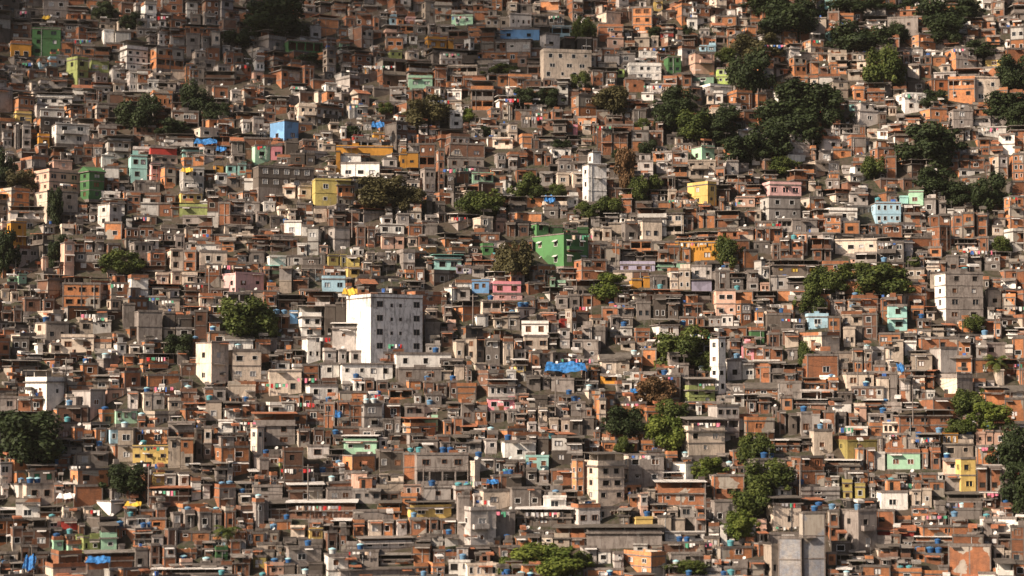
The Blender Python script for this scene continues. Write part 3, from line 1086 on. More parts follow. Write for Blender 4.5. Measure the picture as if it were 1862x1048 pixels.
TILES['P'] = (1382, 778, '''
285 605 460 1085 cb 3 .12 0 f side0 | tall unfinished grey block wall at the bottom right | tall unfinished grey block
130 780 292 1080 cb 2 0 0 f t1
45 500 290 702 cr 1 .2 1 r | cream house with an arched balcony above the grey block | cream arched balcony house
30 752 286 828 gy 1 .15 0 f
30 834 135 1050 cr 1 .5 1 f
265 418 560 512 lg 1 .1 1 r shw
565 590 825 860 gy 2 .5 1 f | grey block with black parapet at lower right | grey black-rimmed block
560 512 825 588 bk 1 .3 0 f
575 375 740 510 yd 1 0 1 r shd
465 590 555 802 br 2 0 1 f
815 455 1040 582 wh 1 0 1 f glass | dazzling white house with a single window at lower right | dazzling white house
805 412 1040 453 bo 1 0 0 f
1050 430 1210 562 cr 1 0 2 f
1060 375 1210 430 br 1 0 0 f
1060 562 1190 622 bo 1 0 2 f
880 150 1125 292 mt 1 0 2 b wood | pale green house with two brown windows at lower right | pale green brown-window house
805 180 880 292 wh 1 0 0 f
1130 150 1270 292 br 1 0 1 f
1270 120 1500 217 cr 1 .1 2 f void
1505 40 1740 132 sp 1 0 2 f
1510 135 1740 272 bo 1 0 1 f
1290 225 1400 332 sp 1 0 1 f
1385 220 1520 452 yl 2 .25 1 f pale | tall pale yellow house with a dark square window | tall pale yellow house
1300 340 1415 442 gy 1 0 0 f
1305 470 1555 575 dg 1 0 1 t | dark terrace hung with pink and red washing | pink washing terrace
1320 576 1560 642 gy 1 0 0 f
1090 700 1500 768 bo 1 .15 1 f
1090 770 1350 832 br 1 0 1 r
1330 830 1620 1032 br 1 0 0 f side0 | large blank brown brick wall framed in concrete at bottom | blank framed brick house
1065 880 1290 952 bo 1 0 1 f
830 690 1080 762 rd 1 0 0 g shr
825 762 990 842 gy 1 0 0 f
720 990 1320 1060 bo 1 0 3 r
455 1000 715 1060 br 1 0 1 r
450 900 635 972 bo 1 0 1 f
1770 700 1862 962 br 3 0 1 f
1785 475 1862 560 bo 1 0 1 f
1780 562 1862 632 bo 1 0 1 f
1640 840 1720 962 cr 1 0 1 f
530 60 820 182 yd 1 .3 1 b
90 90 350 162 br 1 0 1 r
350 20 510 172 cr 1 .2 1 f
220 210 450 402 br 2 .3 2 f
465 230 700 312 bd 1 0 2 r shw
170 300 290 402 gy 1 0 1 f
365 330 460 412 bo 1 0 0 f
1190 380 1300 472 bo 1 0 1 f
1240 980 1330 1050 gy 1 0 0 f
825 850 1060 990 bd 1 0 1 t
1190 590 1310 700 bd 1 0 1 f
1560 660 1730 760 gy 1 0 0 f
0 90 100 160 bo 1 0 1 f
680 150 810 310 bo 1 0 1 f
1530 280 1700 460 br 1 0 2 f
1565 460 1660 560 bd 1 0 1 r shw
1620 760 1770 840 bd 1 0 1 r
1150 620 1290 690 gy 1 0 1 f
470 810 640 900 dg 1 0 1 f
''')
# trees: cx cy rx ry kind
TREES = '''
510 38 62 38 d;440 70 30 18 d;355 185 26 34 d;398 208 24 20 d;255 210 36 36 d;310 235 30 18 d;778 207 40 30 o;848 212 15 14 l;1055 153 18 22 m;1000 180 24 16 d;955 180 24 18 d
1112 188 34 26 o;1235 190 36 28 d;1208 218 30 26 d;1262 232 34 28 m;1306 222 38 30 d;1300 245 34 20 d;1366 134 36 42 d;1376 86 42 28 o;1316 104 22 14 m
1425 38 50 36 d;1400 12 46 20 d;1470 22 30 22 d;1560 72 54 30 d;1605 130 34 40 m;1710 32 42 34 d;1722 62 36 24 d;1750 20 34 24 d;1452 188 62 36 d;1500 200 44 34 d
1420 222 48 34 d;1395 262 44 32 d;1342 278 40 26 d;1448 245 44 30 d;1846 140 34 36 d;1822 198 40 28 d;1852 215 30 26 d;1690 268 54 42 d;1702 333 36 26 d;1745 356 30 20 d
1800 352 34 34 d;1590 308 20 22 m;1700 183 24 18 d;690 352 46 30 o;742 366 28 24 o;880 376 42 28 m;960 344 28 27 m;1012 350 20 14 m;8 462 22 40 d;6 310 20 34 d;38 330 26 22 o
100 380 14 36 d;225 482 36 24 m;97 465 12 24 d;440 584 52 40 m;486 604 26 24 m;330 630 30 20 d;934 474 34 38 o;1110 524 32 24 l;1325 460 24 28 m;1240 640 50 42 m;1280 665 22 22 m
1136 320 20 44 b;1192 338 16 18 m;1112 378 26 20 m;1162 352 18 30 m;1508 518 38 32 m;1474 548 24 30 m;1602 518 54 34 m;1555 500 32 20 m;1770 592 20 18 m;1765 738 30 28 m;1800 762 44 28 l;1748 782 26 18 m
42 805 68 52 d;225 876 40 28 d;1208 790 34 32 l;1138 772 36 30 d;1192 718 34 28 b;1222 758 30 28 m;1134 812 15 16 m;1290 854 30 20 l;1376 820 30 30 m;1392 872 44 32 m
1368 920 40 34 m;1346 958 32 26 l;1842 822 40 44 d;1848 890 32 44 d;992 1022 62 30 l;932 1034 32 20 l;1048 1028 26 22 m;1242 1034 44 14 m;1062 58 20 24 m;1428 302 30 16 m;1180 270 18 14 d
915 130 30 12 m;1820 448 18 16 m;1070 385 20 16 m;1022 265 18 10 d;1130 285 18 12 d;1190 60 14 10 d;560 110 24 12 d;190 20 18 16 d;240 40 20 16 d;700 200 14 12 m;640 240 14 10 d;1660 478 12 10 m
1250 60 14 12 d;1630 60 20 20 d;1780 95 30 18 d;1540 15 40 16 d;1600 12 34 14 d;1660 8 22 12 d;1640 655 12 10 m;1466 650 14 26 m;1165 232 18 14 m;120 440 14 12 d;880 240 12 9 d
'''
PALMS = [(412, 978, 6.0), (1812, 668, 6.0), (1520, 215, 4.5)]
# tarps: x0 y0 x1 y1 material label
TARPS = [(990, 657, 1068, 676, 'tarp_blue', 'large bright blue tarpaulin stretched over a rooftop near the centre', 'large blue tarpaulin'),
 (352, 250, 395, 262, 'tarp_blue', 'bright blue tarpaulin roof over an aqua house in the upper left', 'blue tarpaulin roof'),
 (392, 263, 411, 275, 'tarp_blue', 'small blue sheet beside the larger blue tarpaulin roof', None),
 (155, 1012, 200, 1024, 'tarp_blue', 'blue tarpaulin hanging on a brick terrace near the bottom left', None),
 (226, 912, 256, 921, 'tarp_yellow', 'bright yellow awning right of the lower left houses', 'bright yellow awning'),
 (622, 523, 650, 536, 'tarp_yellow', 'yellow sheet roof just above the big white block', None),
 (328, 303, 350, 313, 'tarp_yellow', 'yellow tarpaulin on a rooftop in the left half', None),
 (76, 26, 90, 35, 'tarp_yellow', 'small yellow awning above the dark green building', None),
 (40, 1010, 62, 1036, 'tarp_blue', 'crumpled blue sheet hanging near the bottom left corner', None),
 (102, 897, 135, 907, 'tarp_white', 'white awning beside the lower left houses', None),
 (884, 872, 907, 880, 'tarp_blue', 'narrow blue awning below the bright white tiny-window house', None),
 (675, 219, 699, 232, 'tarp_blue', 'sloping blue sheet in the upper centre left', None),
 (1146, 706, 1163, 714, 'tarp_blue', 'small blue awning left of the brown-leaved tree', None),
 (608, 745, 620, 760, 'tarp_blue', 'small blue cloth screen below the white one-window house', None),
 (1632, 660, 1646, 676, 'tarp_blue', 'upright blue board below the aqua and white house', None),
 (990, 353, 1010, 368, 'tarp_blue', 'pale blue awning right of a round green tree', None)]
# washing lines: centre x y width
LINES = [(800, 185, 40), (840, 308, 60), (690, 122, 60), (500, 700, 50), (1050, 655, 60), (1440, 582, 40), (1745, 917, 50), (180, 580, 40), (300, 706, 40), (540, 855, 60),
 (860, 878, 30), (880, 912, 30), (275, 846, 60), (1190, 158, 40), (300, 895, 50), (560, 690, 40), (1190, 90, 40), (930, 182, 30), (1500, 205, 30), (1340, 370, 30), (1850, 560, 30),
 (680, 720, 40), (400, 485, 50), (370, 428, 40), (1780, 458, 60), (1240, 366, 50), (1060, 430, 40), (150, 75, 30), (290, 32, 35), (975, 215, 40), (1100, 232, 30), (1410, 84, 40), (1430, 960, 40),
 (1640, 882, 50), (1700, 940, 50), (1290, 700, 40), (1270, 990, 50), (1060, 560, 30), (720, 628, 30), (450, 770, 30), (560, 735, 40), (820, 310, 30), (170, 930, 30), (1540, 780, 30), (1400, 409, 40)]
# ---------------------------------------------------------------- terrain sheet
def build_ground():
    m, n, l, b = newmat('soil', .95)
    g = n.new('ShaderNodeNewGeometry')
    f = ramp(n, l, noise(n, l, g.outputs['Position'], .12, 6, .7), .42, .58)
    c = mixc(n, l, f, (.055, .042, .03), (.022, .03, .012)); f2 = ramp(n, l, noise(n, l, g.outputs['Position'], 1.2, 4), .4, .7)
    c = mixc(n, l, f2, c, (.075, .06, .05)); l.new(c, b.inputs['Base Color'])
    mb = MB(); xs = [-700, -350]+list(range(-200, 201, 5))+[350, 700]
    ys = [-200, 0, 100, 250]+list(range(286, 700, 4))+[760, 900]
    for y in ys:
        for x in xs: mb.v.append((x, y, T(x, y)))
    nx = len(xs)
    for j in range(len(ys)-1):
        for i in range(nx-1):
            a = j*nx+i; mb.f.append((a, a+1, a+nx+1, a+nx)); mb.m.append('soil'); mb.t.append(1)
    o = mb.build('hillside'); tag(o, 'steep earth hillside showing in dark gaps between the stacked houses', 'hillside', kind='structure')
# ---------------------------------------------------------------- houses
WCACHE = {}
def window_meshes(ww, wh, typ, fr):
    k = (ww, wh, typ, fr)
    if k not in WCACHE:
        f = MB(); t = .07
        f.box(-t, -.04, -t, ww+t, .10, 0, fr); f.box(-t, -.04, wh, ww+t, .10, wh+t, fr)
        f.box(-t, -.037, 0, 0, .10, wh, fr); f.box(ww, -.037, 0, ww+t, .10, wh, fr)
        if typ != 'void' and ww > 1.0: f.box(ww/2-.03, .0, 0, ww/2+.03, .11, wh, fr)
        p = MB(); p.box(.001, .12, .001, ww-.001, .16, wh-.001, typ)  # for void, a dark sheet standing in for the unlit room
        WCACHE[k] = (f.mesh('window'), p.mesh('pane'), f, p)
    return WCACHE[k]
def panel(mb, o, u, W, z0, z1, holes, mat, th=.2, nrm=None):
    """vertical wall outer face from o along u, with holes [(a,b,za,zb)], reveals going inwards by th along nrm"""
    def P(a, z, d=0): return (o[0]+u[0]*a+nrm[0]*d, o[1]+u[1]*a+nrm[1]*d, z)
    if not holes:
        mb.quad([P(0, z0), P(W, z0), P(W, z1), P(0, z1)], mat); return
    xs = sorted(set([0, W]+[h[0] for h in holes]+[h[1] for h in holes]))
    zs = sorted(set([z0, z1]+[h[2] for h in holes]+[h[3] for h in holes]))
    for j in range(len(zs)-1):
        run = None
        for i in range(len(xs)-1):
            cx, cz = (xs[i]+xs[i+1])/2, (zs[j]+zs[j+1])/2
            hole = any(h[0] < cx < h[1] and h[2] < cz < h[3] for h in holes)
            if not hole and run is None: run = xs[i]
            if hole and run is not None: mb.quad([P(run, zs[j]), P(xs[i], zs[j]), P(xs[i], zs[j+1]), P(run, zs[j+1])], mat); run = None
        if run is not None: mb.quad([P(run, zs[j]), P(W, zs[j]), P(W, zs[j+1]), P(run, zs[j+1])], mat)
    for a, b, za, zb in holes:
        mb.quad([P(a, za), P(b, za), P(b, za, th), P(a, za, th)], mat); mb.quad([P(a, zb), P(b, zb), P(b, zb, th), P(a, zb, th)], mat)
        mb.quad([P(a, za), P(a, zb), P(a, zb, th), P(a, za, th)], mat); mb.quad([P(b, za), P(b, zb), P(b, zb, th), P(b, za, th)], mat)
def dish_into(mb, x, y, z, rr):
    # shallow bowl on a short arm
    n = 10; c = Vector((x, y, z+rr*1.3)); nm = Vector((-.5, -.6, .62)).normalized(); a = nm.orthogonal().normalized(); b = nm.cross(a)
    i = len(mb.v); ring = []
    for r, d in ((1, .0), (.55, -.16)):
        for k in range(n):
            t = 2*math.pi*k/n; p = c+a*(rr*r*math.cos(t))+b*(rr*r*math.sin(t))+nm*(d*rr)
            mb.v.append(tuple(mb.M @ p if mb.M is not None else p))
    for k in range(n): mb.f.append((i+k, i+(k+1) % n, i+n+(k+1) % n, i+n+k)); mb.m.append('dish'); mb.t.append(1)
    mb.f.append(tuple(i+n+k for k in range(n))); mb.m.append('dish'); mb.t.append(1)
    mb.tube((x, y, z), tuple(c-nm*.2*rr), .03, .03, 'steel', 4)
class Sink:
    """indiv: each part becomes its own object under the house; otherwise everything lands in one mesh"""
    def __init__(s, root=None, M=None, mb=None): s.root = root; s.one = mb; s.M = M
    def part(s, name): 
        if s.one is not None: s.one.M = s.M; return s.one
        m = MB(); m.name = name; return m
    def done(s, m, parent=None):
        if s.one is not None: return None
        return m.build(m.name, parent or s.root)
def build_house(h, sk):
    r = random.Random(h['seed']); W, D, H, st = h['W'], h['D'], h['H'], h['st']; pal, top = h['pal'], h['top']
    psd = h.get('pals') or pal
    tn = r.uniform(.95, 1.12) if h.get('short') or h.get('t1') else r.choice((.5, .62, .75, .85, .95, 1.05, 1.15)); brick = pal in ('br', 'bo', 'bd', 'cb')
    if sk.one is not None: sk.one.tint = tn
    band = 'slab' if (brick or r.random() < .45) else pal
    topH = {'f': .0, 'p': .75, 'b': .8, 'r': 1.0, 't': 2.2, 's': 0.0, 'g': 1.3}[top]
    topH = min(topH, H*.5)
    body = H-topH; sh = body/st; fnd = h.get('fnd', 5.0)
    wl = sk.part('wall'); wl.tint = tn
    wins = []
    nw = h['nw']
    for k in range(st):
        z0 = k*sh; holes = []
        cnt = nw if k == st-1 or r.random() < .8 else max(0, nw-1)
        openst = h.get('open') == k or (nw >= 2 and sh > 2.2 and r.random() < (.16 if not h.get('hero') else .04))
        wh = min(1.15, sh*.46)*r.choice((.8, .9, 1.0)); zs = z0+min(1.0, sh*.36)
        if openst and W > 3:
            m_ = max(2, int(W/2.2)); gap = W/m_
            for i in range(m_): holes.append((i*gap+.13, (i+1)*gap-.13, z0+min(.95, sh*.4), z0+sh-.3))
        elif h.get('block'):
            for fx, fw, fh in ((.12, .11, 1.15), (.38, .045, .6), (.55, .045, .6), (.83, .11, 1.15)):
                a = W*fx; holes.append((a, a+W*fw, zs, zs+fh)); wins.append(('F', a, zs, W*fw, fh))
        elif cnt:
            ww = min(1.35, W/(cnt*1.75))*r.choice((.72, .85, 1.0)); pitch = W/cnt
            for i in range(cnt):
                c = pitch*(i+.5)+r.uniform(-.12, .12)*pitch; v = .7 if r.random() < .15 else 1
                a = max(.3, min(W-.3-ww*v, c-ww*v/2)); 
                if holes and a < holes[-1][1]+.2: continue
                holes.append((a, a+ww*v, zs+(.0 if v == 1 else .3), zs+wh))
                wins.append(('F', a, zs+(.0 if v == 1 else .3), ww*v, wh-(.0 if v == 1 else .3)))
        pk = h['paltop'] if h.get('paltop') and k == st-1 and st > 1 else pal
        panel(wl, (0, 0), (1, 0), W, z0, z0+sh, holes, pk, .2, (0, 1))
        hl = []
        if h['side'] > .12 or r.random() < .4:
            c2 = h.get('nws', 1 if D < 7 else 2); ww = min(1.1, D/(c2*2.2)) if c2 else 0
            for i in range(c2):
                a = D/c2*(i+.5)-ww/2; hl.append((a, a+ww, zs, zs+wh)); wins.append(('L', a, zs, ww, wh))
        panel(wl, (0, D), (0, -1), D, z0, z0+sh, hl, psd, .2, (1, 0))
        panel(wl, (W, 0), (0, 1), D, z0, z0+sh, [], pal)  if False else wl.quad([(W, 0, z0), (W, D, z0), (W, D, z0+sh), (W, 0, z0+sh)], pal)
        wl.quad([(W, D, z0), (0, D, z0), (0, D, z0+sh), (W, D, z0+sh)], pal)
        wl.quad([(.01, .01, z0+.02), (W-.01, .01, z0+.02), (W-.01, D-.01, z0+.02), (.01, D-.01, z0+.02)], 'slab')
        if openst: wl.quad([(.3, 2.2, z0+.03), (W-.3, 2.2, z0+.03), (W-.3, 2.2, z0+sh-.05), (.3, 2.2, z0+sh-.05)], r.choice((pal, 'lg', 'bd')))
    fp = 'slab' if r.random() < .55 else pal
    for q in ([(0, 0), (W, 0)], [(W, 0), (W, D)], [(W, D), (0, D)], [(0, D), (0, 0)]):
        wl.quad([(q[0][0], q[0][1], -fnd), (q[1][0], q[1][1], -fnd), (q[1][0], q[1][1], 0), (q[0][0], q[0][1], 0)], fp)
    if brick:
        nc = max(1, int(W/3.6))
        for i in range(nc+1):
            x = min(max(W*i/nc-.11, -.03), W-.19); wl.box(x, -.035, 0, x+.22, .05, body, 'slab')
        wl.box(-.035, D-.2, 0, .05, D, body, 'slab')
    sk.done(wl)
    e = .07 if not h.get('ledge') else .25
    for k in range(1, 1 if h.get('noband') else st):
        if band == pal and r.random() < .35: continue
        s = sk.part('floor_slab'); s.tint = tn; z = k*sh; s.box(-e, -e, z-.11, W+e, D+e, z+.11, band); sk.done(s)
    # windows
    ft = h.get('frame') or r.choice(('alu', 'whiteframe', 'slab', pal, pal, 'wood'))
    wt = h.get('pane')
    for i, (fc, a, z, ww, wh) in enumerate(wins):
        typ = wt or r.choices(('void', 'glass', 'curtain', 'wood'), (.46, .26, .17, .11))[0]
        q = (round(ww, 1), round(wh, 1)); q = (max(q[0], .3), max(q[1], .3))
        fm, pm, fmb, pmb = window_meshes(q[0], q[1], typ, ft)
        if fc == 'F': loc, rz, M = (a, 0, z), 0, Matrix.Translation((a, 0, z))
        else: loc, rz, M = (0, D-a, z), -math.pi/2, Matrix.Translation((0, D-a, z)) @ Matrix.Rotation(-math.pi/2, 4, 'Z')
        if sk.one is not None:
            MM = sk.M @ M
            for src in (fmb, pmb):
                b0 = len(sk.one.v); sk.one.v.extend(tuple(MM @ Vector(p)) for p in src.v)
                for f, m, t in zip(src.f, src.m, src.t): sk.one.f.append(tuple(j+b0 for j in f)); sk.one.m.append(m); sk.one.t.append(tn)
        else:
            wo = link('window', fm, sk.root, loc, rz); link('pane', pm, wo)
            if h.get('awn') and fc == 'F' or (h.get('awn') and fc == 'L'):
                aw = MB(); aw.box(-.2, -.6, q[1]+.05, q[0]+.2, 0, q[1]+.15, 'dish', dz=.35); aw.build('window_hood', wo)
    # roof
    rf = sk.part('roof'); rf.tint = tn*.95
    og = .1 if top in 'fpb' else .35
    z = body
    rf.box(-og, -og, z-.12, W+og, D+og, z+.12, 'slab' if r.random() < .7 else band, top='rooftop')
    zt = z+.12
    if top == 'f':
        # low kerb along roof edge
        rf.box(-og, -og, zt, W+og, -og+.15, zt+.22, band)
    sk.done(rf)
    if top in 'pb':
        pm_ = ('br' if not brick else pal) if top == 'b' else pal
        pp = sk.part('parapet'); pp.tint = tn; hh = topH-.12
        pp.box(-.04, -.04, zt, W+.04, .12, zt+hh, pm_); pp.box(-.04, .121, zt, .12, D, zt+hh, pm_); pp.box(W-.12, .121, zt, W+.04, D, zt+hh, pm_)
        if r.random() < .5: pp.box(-.08, -.08, zt+hh, W+.08, .16, zt+hh+.07, 'slab')
        sk.done(pp)
    if top in 'rt':
        shm = h.get('sheet') or r.choices(('shg', 'shw', 'shd', 'shr'), (.42, .13, .32, .13))[0]
        gap = topH-.1
        if top == 't':
            pp = sk.part('parapet'); pp.tint = tn; ph = min(.9, gap*.45)
            pp.box(-.03, -.03, zt, W+.03, .1, zt+ph, psd if r.random() < .5 else pal); pp.box(-.03, .101, zt, .1, D, zt+ph, pal); sk.done(pp)
            bw = sk.part('back_wall'); bw.tint = tn; bw.box(.1, D*.6, zt, W-.1, D*.6+.15, zt+gap, r.choice((pal, 'br', 'slab'))); sk.done(bw)
        elif r.random() < .5:
            pp = sk.part('parapet'); pp.tint = tn; pp.box(-.03, -.03, zt, W+.03, .1, zt+gap*.5, r.choice((pal, 'br'))); sk.done(pp)
        m_ = max(1, int(W/3))
        for i in range(m_+1):
            x = min(W-.1, W*i/m_); ps = sk.part('post'); ps.box(x-.0, .13, zt, x+.1, .23, zt+gap-.0, 'post'); sk.done(ps)
            if i in (0, m_): ps = sk.part('post'); ps.box(x-.0, D-.2, zt, x+.1, D-.1, zt+gap+.2, 'post'); sk.done(ps)
        s = sk.part('sheet_roof'); s.box(-.45, -.6, zt+gap, W+.45, D+.2, zt+gap+.09, shm, dz=r.uniform(.1, .5)); sk.done(s)
    if top == 'g':
        s = sk.part('gable_roof'); s.tint = tn; shm = h.get('sheet') or r.choice(('shr', 'shd', 'shg'))
        A = [(-.4, -.4, zt), (W+.4, -.4, zt), (W+.4, D+.4, zt), (-.4, D+.4, zt)]; a, b = (-.4, D/2, zt+topH-.12), (W+.4, D/2, zt+topH-.12)
        s.quad([A[0], A[1], b, a], shm); s.quad([A[2], A[3], a, b], shm); s.quad([A[1], A[2], b], pal); s.quad([A[3], A[0], a], pal); sk.done(s)
    # roof clutter that belongs to the house
    if top in 'fpbs' and W > 3.2 and D > 3.2 and not h.get('noup') and not h.get('short') and r.random() < (.22 if h.get('hero') else .42):
        # a half-built extra room set back on the roof
        rw = W*r.uniform(.4, .75); x = r.choice((.05, W-rw-.05)); y0 = D*r.uniform(.25, .45); hh_ = r.uniform(2.0, 2.5); hm = r.choice((pal, pal, 'br', 'bo', 'gy', 'bd'))
        s = sk.part('upper_room'); s.tint = r.uniform(.75, 1.1); nn = max(1, int(rw/1.9)); hs = []
        for i in range(nn): c = rw*(i+.5)/nn; hs.append((c-.4, c+.4, zt+.9, zt+1.75))
        panel(s, (x, y0), (1, 0), rw, zt, zt+hh_, hs, hm, .2, (0, 1)); s.quad([(x, D, zt), (x, y0, zt), (x, y0, zt+hh_), (x, D, zt+hh_)], hm)
        s.quad([(x+rw, y0, zt), (x+rw, D, zt), (x+rw, D, zt+hh_), (x+rw, y0, zt+hh_)], hm); s.quad([(x+rw, D, zt), (x, D, zt), (x, D, zt+hh_), (x+rw, D, zt+hh_)], hm)
        s.box(x-.15, y0-.25, zt+hh_, x+rw+.15, D+.1, zt+hh_+.13, 'slab' if r.random() < .5 else 'shg', top='rooftop'); sk.done(s)
    elif top in 'fpbs' and h.get('clut', 1):
        q = r.random() if not h.get('noup') else 1
        if q < .28 and W > 3.5 and D > 3:
            hw = r.uniform(1.6, 2.6); x = r.uniform(.2, W-hw-.2); hm = r.choice((pal, 'br', 'gy', 'bo', 'lg')); hh_ = r.uniform(1.5, 2.2)
            s = sk.part('stair_hut'); s.tint = r.uniform(.8, 1.1); s.box(x, D*.4, zt, x+hw, D*.4+1.8, zt+hh_, hm); s.box(x-.15, D*.4-.15, zt+hh_, x+hw+.15, D*.4+1.95, zt+hh_+.12, 'slab'); sk.done(s)
            s = sk.part('door'); s.box(x+.4, D*.4-.03, zt, x+1.1, D*.4-.004, zt+hh_-.3, r.choice(('wood', 'void', 'alu'))); sk.done(s)
        elif q < .5:
            s = sk.part('rooftop_post'); m_ = r.randint(2, 4)
            for i in range(m_): x = .2+(W-.5)*i/max(1, m_-1); s.box(x, .2, zt, x+.16, .36, zt+r.uniform(.7, 1.3), 'slab')
            sk.done(s)
        if r.random() < .13: s = sk.part('satellite_dish'); dish_into(s, r.uniform(.5, max(.6, W-.5)), .5, zt, r.uniform(.3, .42)); sk.done(s)
        if r.random() < .3:
            s = sk.part('antenna'); x = r.uniform(.3, W-.3); s.tube((x, .6, zt), (x, .6, zt+2.2), .03, .02, 'steel', 4); s.tube((x-.5, .6, zt+2.0), (x+.5, .6, zt+2.0), .02, .02, 'steel', 4); s.tube((x-.35, .6, zt+1.7), (x+.35, .6, zt+1.7), .02, .02, 'steel', 4); sk.done(s)
    # things kept on roofs and ledges: crates, low walls, lean-to roofs
    if top in 'fpbs' and r.random() < (.25 if h.get('noup') else .75):
        for i in range(r.randint(1, 4)):
            x = r.uniform(0, max(.1, W-.9)); mt = r.choice(('wood', 'br', 'slab', 'gy', 'void', 'shg', 'alu', 'bo', 'cloth_blue', 'wh', 'bd')); q = r.random()
            s = sk.part('crate' if q < .4 else 'low_wall' if q < .7 else 'lean_to_roof'); s.tint = r.uniform(.6, 1.1)
            if q < .4: s.box(x, r.uniform(.15, .5), zt, x+r.uniform(.3, .9), r.uniform(.7, 1.2), zt+r.uniform(.3, .9), mt)
            elif q < .7: s.box(x, .13, zt, min(W, x+r.uniform(1, 2.6)), .25, zt+r.uniform(.4, 1.2), r.choice((pal, 'br', 'slab')))
            else:
                s.box(x, .4, zt+r.uniform(1.2, 1.7), min(W, x+r.uniform(1.2, 2.4)), 1.8, zt+1.8, r.choice(('shg', 'shd', 'shw', 'shr')), dz=.25); sk.done(s)
                s = sk.part('post'); s.tube((x+.1, .5, zt), (x+.1, .5, zt+1.5), .05, .05, 'post', 4)
            sk.done(s)
    # narrow canopies over openings
    if r.random() < .4:
        for i in range(r.randint(1, 2)):
            s = sk.part('canopy'); s.tint = tn
            k = r.randint(0, st-1); x = r.uniform(0, max(.1, W-2)); z = (k+1)*sh-r.uniform(.2, .45)
            s.box(x, -.75, z-.05, min(W, x+r.uniform(1.2, 3)), -.002, z, r.choice(('shg', 'slab', 'shd', 'shr', 'shw')), dz=.2)
            sk.done(s)
    if h.get('balc') or (W > 4 and st > 1 and r.random() < .16):
        k = r.randint(1, st-1) if st > 1 else 0; z = k*sh; x0 = r.uniform(0, W*.3); x1 = x0+W*.6
        s = sk.part('balcony'); s.tint = tn; s.box(x0, -1.0, z-.1, x1, -.001, z+.08, 'slab'); s.box(x0, -1.0, z+.08, x1, -.9, z+.85, pal); s.box(x0, -.9, z+.08, x0+.1, -.08, z+.85, pal); s.box(x1-.1, -.9, z+.08, x1, -.08, z+.85, pal); sk.done(s)
    if not h.get('hero') or r.random() < .5:
        # drain pipe and air conditioner
        if r.random() < .35: s = sk.part('drain_pipe'); x = r.uniform(.3, W-.3); s.tube((x, -.08, 0), (x, -.08, body-.2), .05, .05, r.choice(('dish', 'steel')), 5); sk.done(s)
        if wins and r.random() < .25:
            fc, a, z, ww, wh = wins[0]
            if fc == 'F': s = sk.part('air_conditioner'); s.box(a+.05, -.35, max(.02, z-.55), a+.65, -.02, max(.02, z-.55)+.42, 'dish'); sk.done(s)
    h['zt'] = zt; h['body'] = body
# ---------------------------------------------------------------- read the survey, stand every house on the slope
HS = []      # dicts: all houses
def ppm(f): return FPX/f
def at_depth(px, py, f):
    dx, dy, dz = ray(px, py); t = f/(dy*cp+dz*sp_); return dx*t, dy*t, CAMZ+dz*t
def make_box(h, px0, py0, px1, py1, s):
    w = px1-px0; xc = px0+s*w
    x, y, z = hit(xc, py1); _, _, f = proj(x, y, z); k = ppm(f)
    rr = random.Random(h['seed']); phi = math.atan2(x, y)
    if s > .05:
        th = math.radians(12+45*s); W = (1-s)*w/k/math.cos(th); D = s*w/k/math.sin(th)
        D = max(D, 2.5)
    else:
        th = math.radians(rr.choice((-6, 2, 6, 10, 14))+rr.uniform(-3, 3)); D = rr.uniform(4, 6)
        if th > 0: sl_ = min(D*k*math.sin(th), w*.3); D = sl_/k/math.sin(th); xc = px0+sl_; W = (w-sl_)/k/math.cos(th)
        else: W = w/k/math.cos(th)
        D = max(D, 2.5)
    W = max(W, 1.0)
    # stand the front edge clear of the slope: step down the hill until its far corner is not buried
    u = (math.cos(th-phi), math.sin(th-phi)); t0 = f
    for _ in range(24):
        x, y, z = at_depth(xc, py1, t0)
        if z >= T(x+u[0]*W, y+u[1]*W)-.2 or f-t0 > 6.5: break
        t0 -= .3
    if h.get('fwd'): t0 -= h['fwd']; x, y, z = at_depth(xc, py1, t0)
    r0 = t0/f; W *= r0; D = max(2.5, D*r0); f = t0; k = ppm(f); h['fnd'] = 5+(f-t0)+W*.5
    h.update(x=x, y=y, z=z, f=f, rz=th-phi, W=W, D=D, H=(py1-py0)/k, side=s)
def bbox(h, H=None):
    c, s = math.cos(h['rz']), math.sin(h['rz']); P = []
    H = H or h['H']
    for a, b in ((0, 0), (h['W'], 0), (0, h['D'])):
        X, Y = h['x']+c*a-s*b, h['y']+s*a+c*b
        for zz in (0, H): P.append(proj(X, Y, h['z']+zz))
    xs = [p[0] for p in P]
    return min(xs), min(P[1][1], P[3][1]), max(xs), max(P[0][1], P[2][1])
PANES = {'void', 'glass', 'curtain', 'wood', 'yshut', 'gshut'}
seed = 100
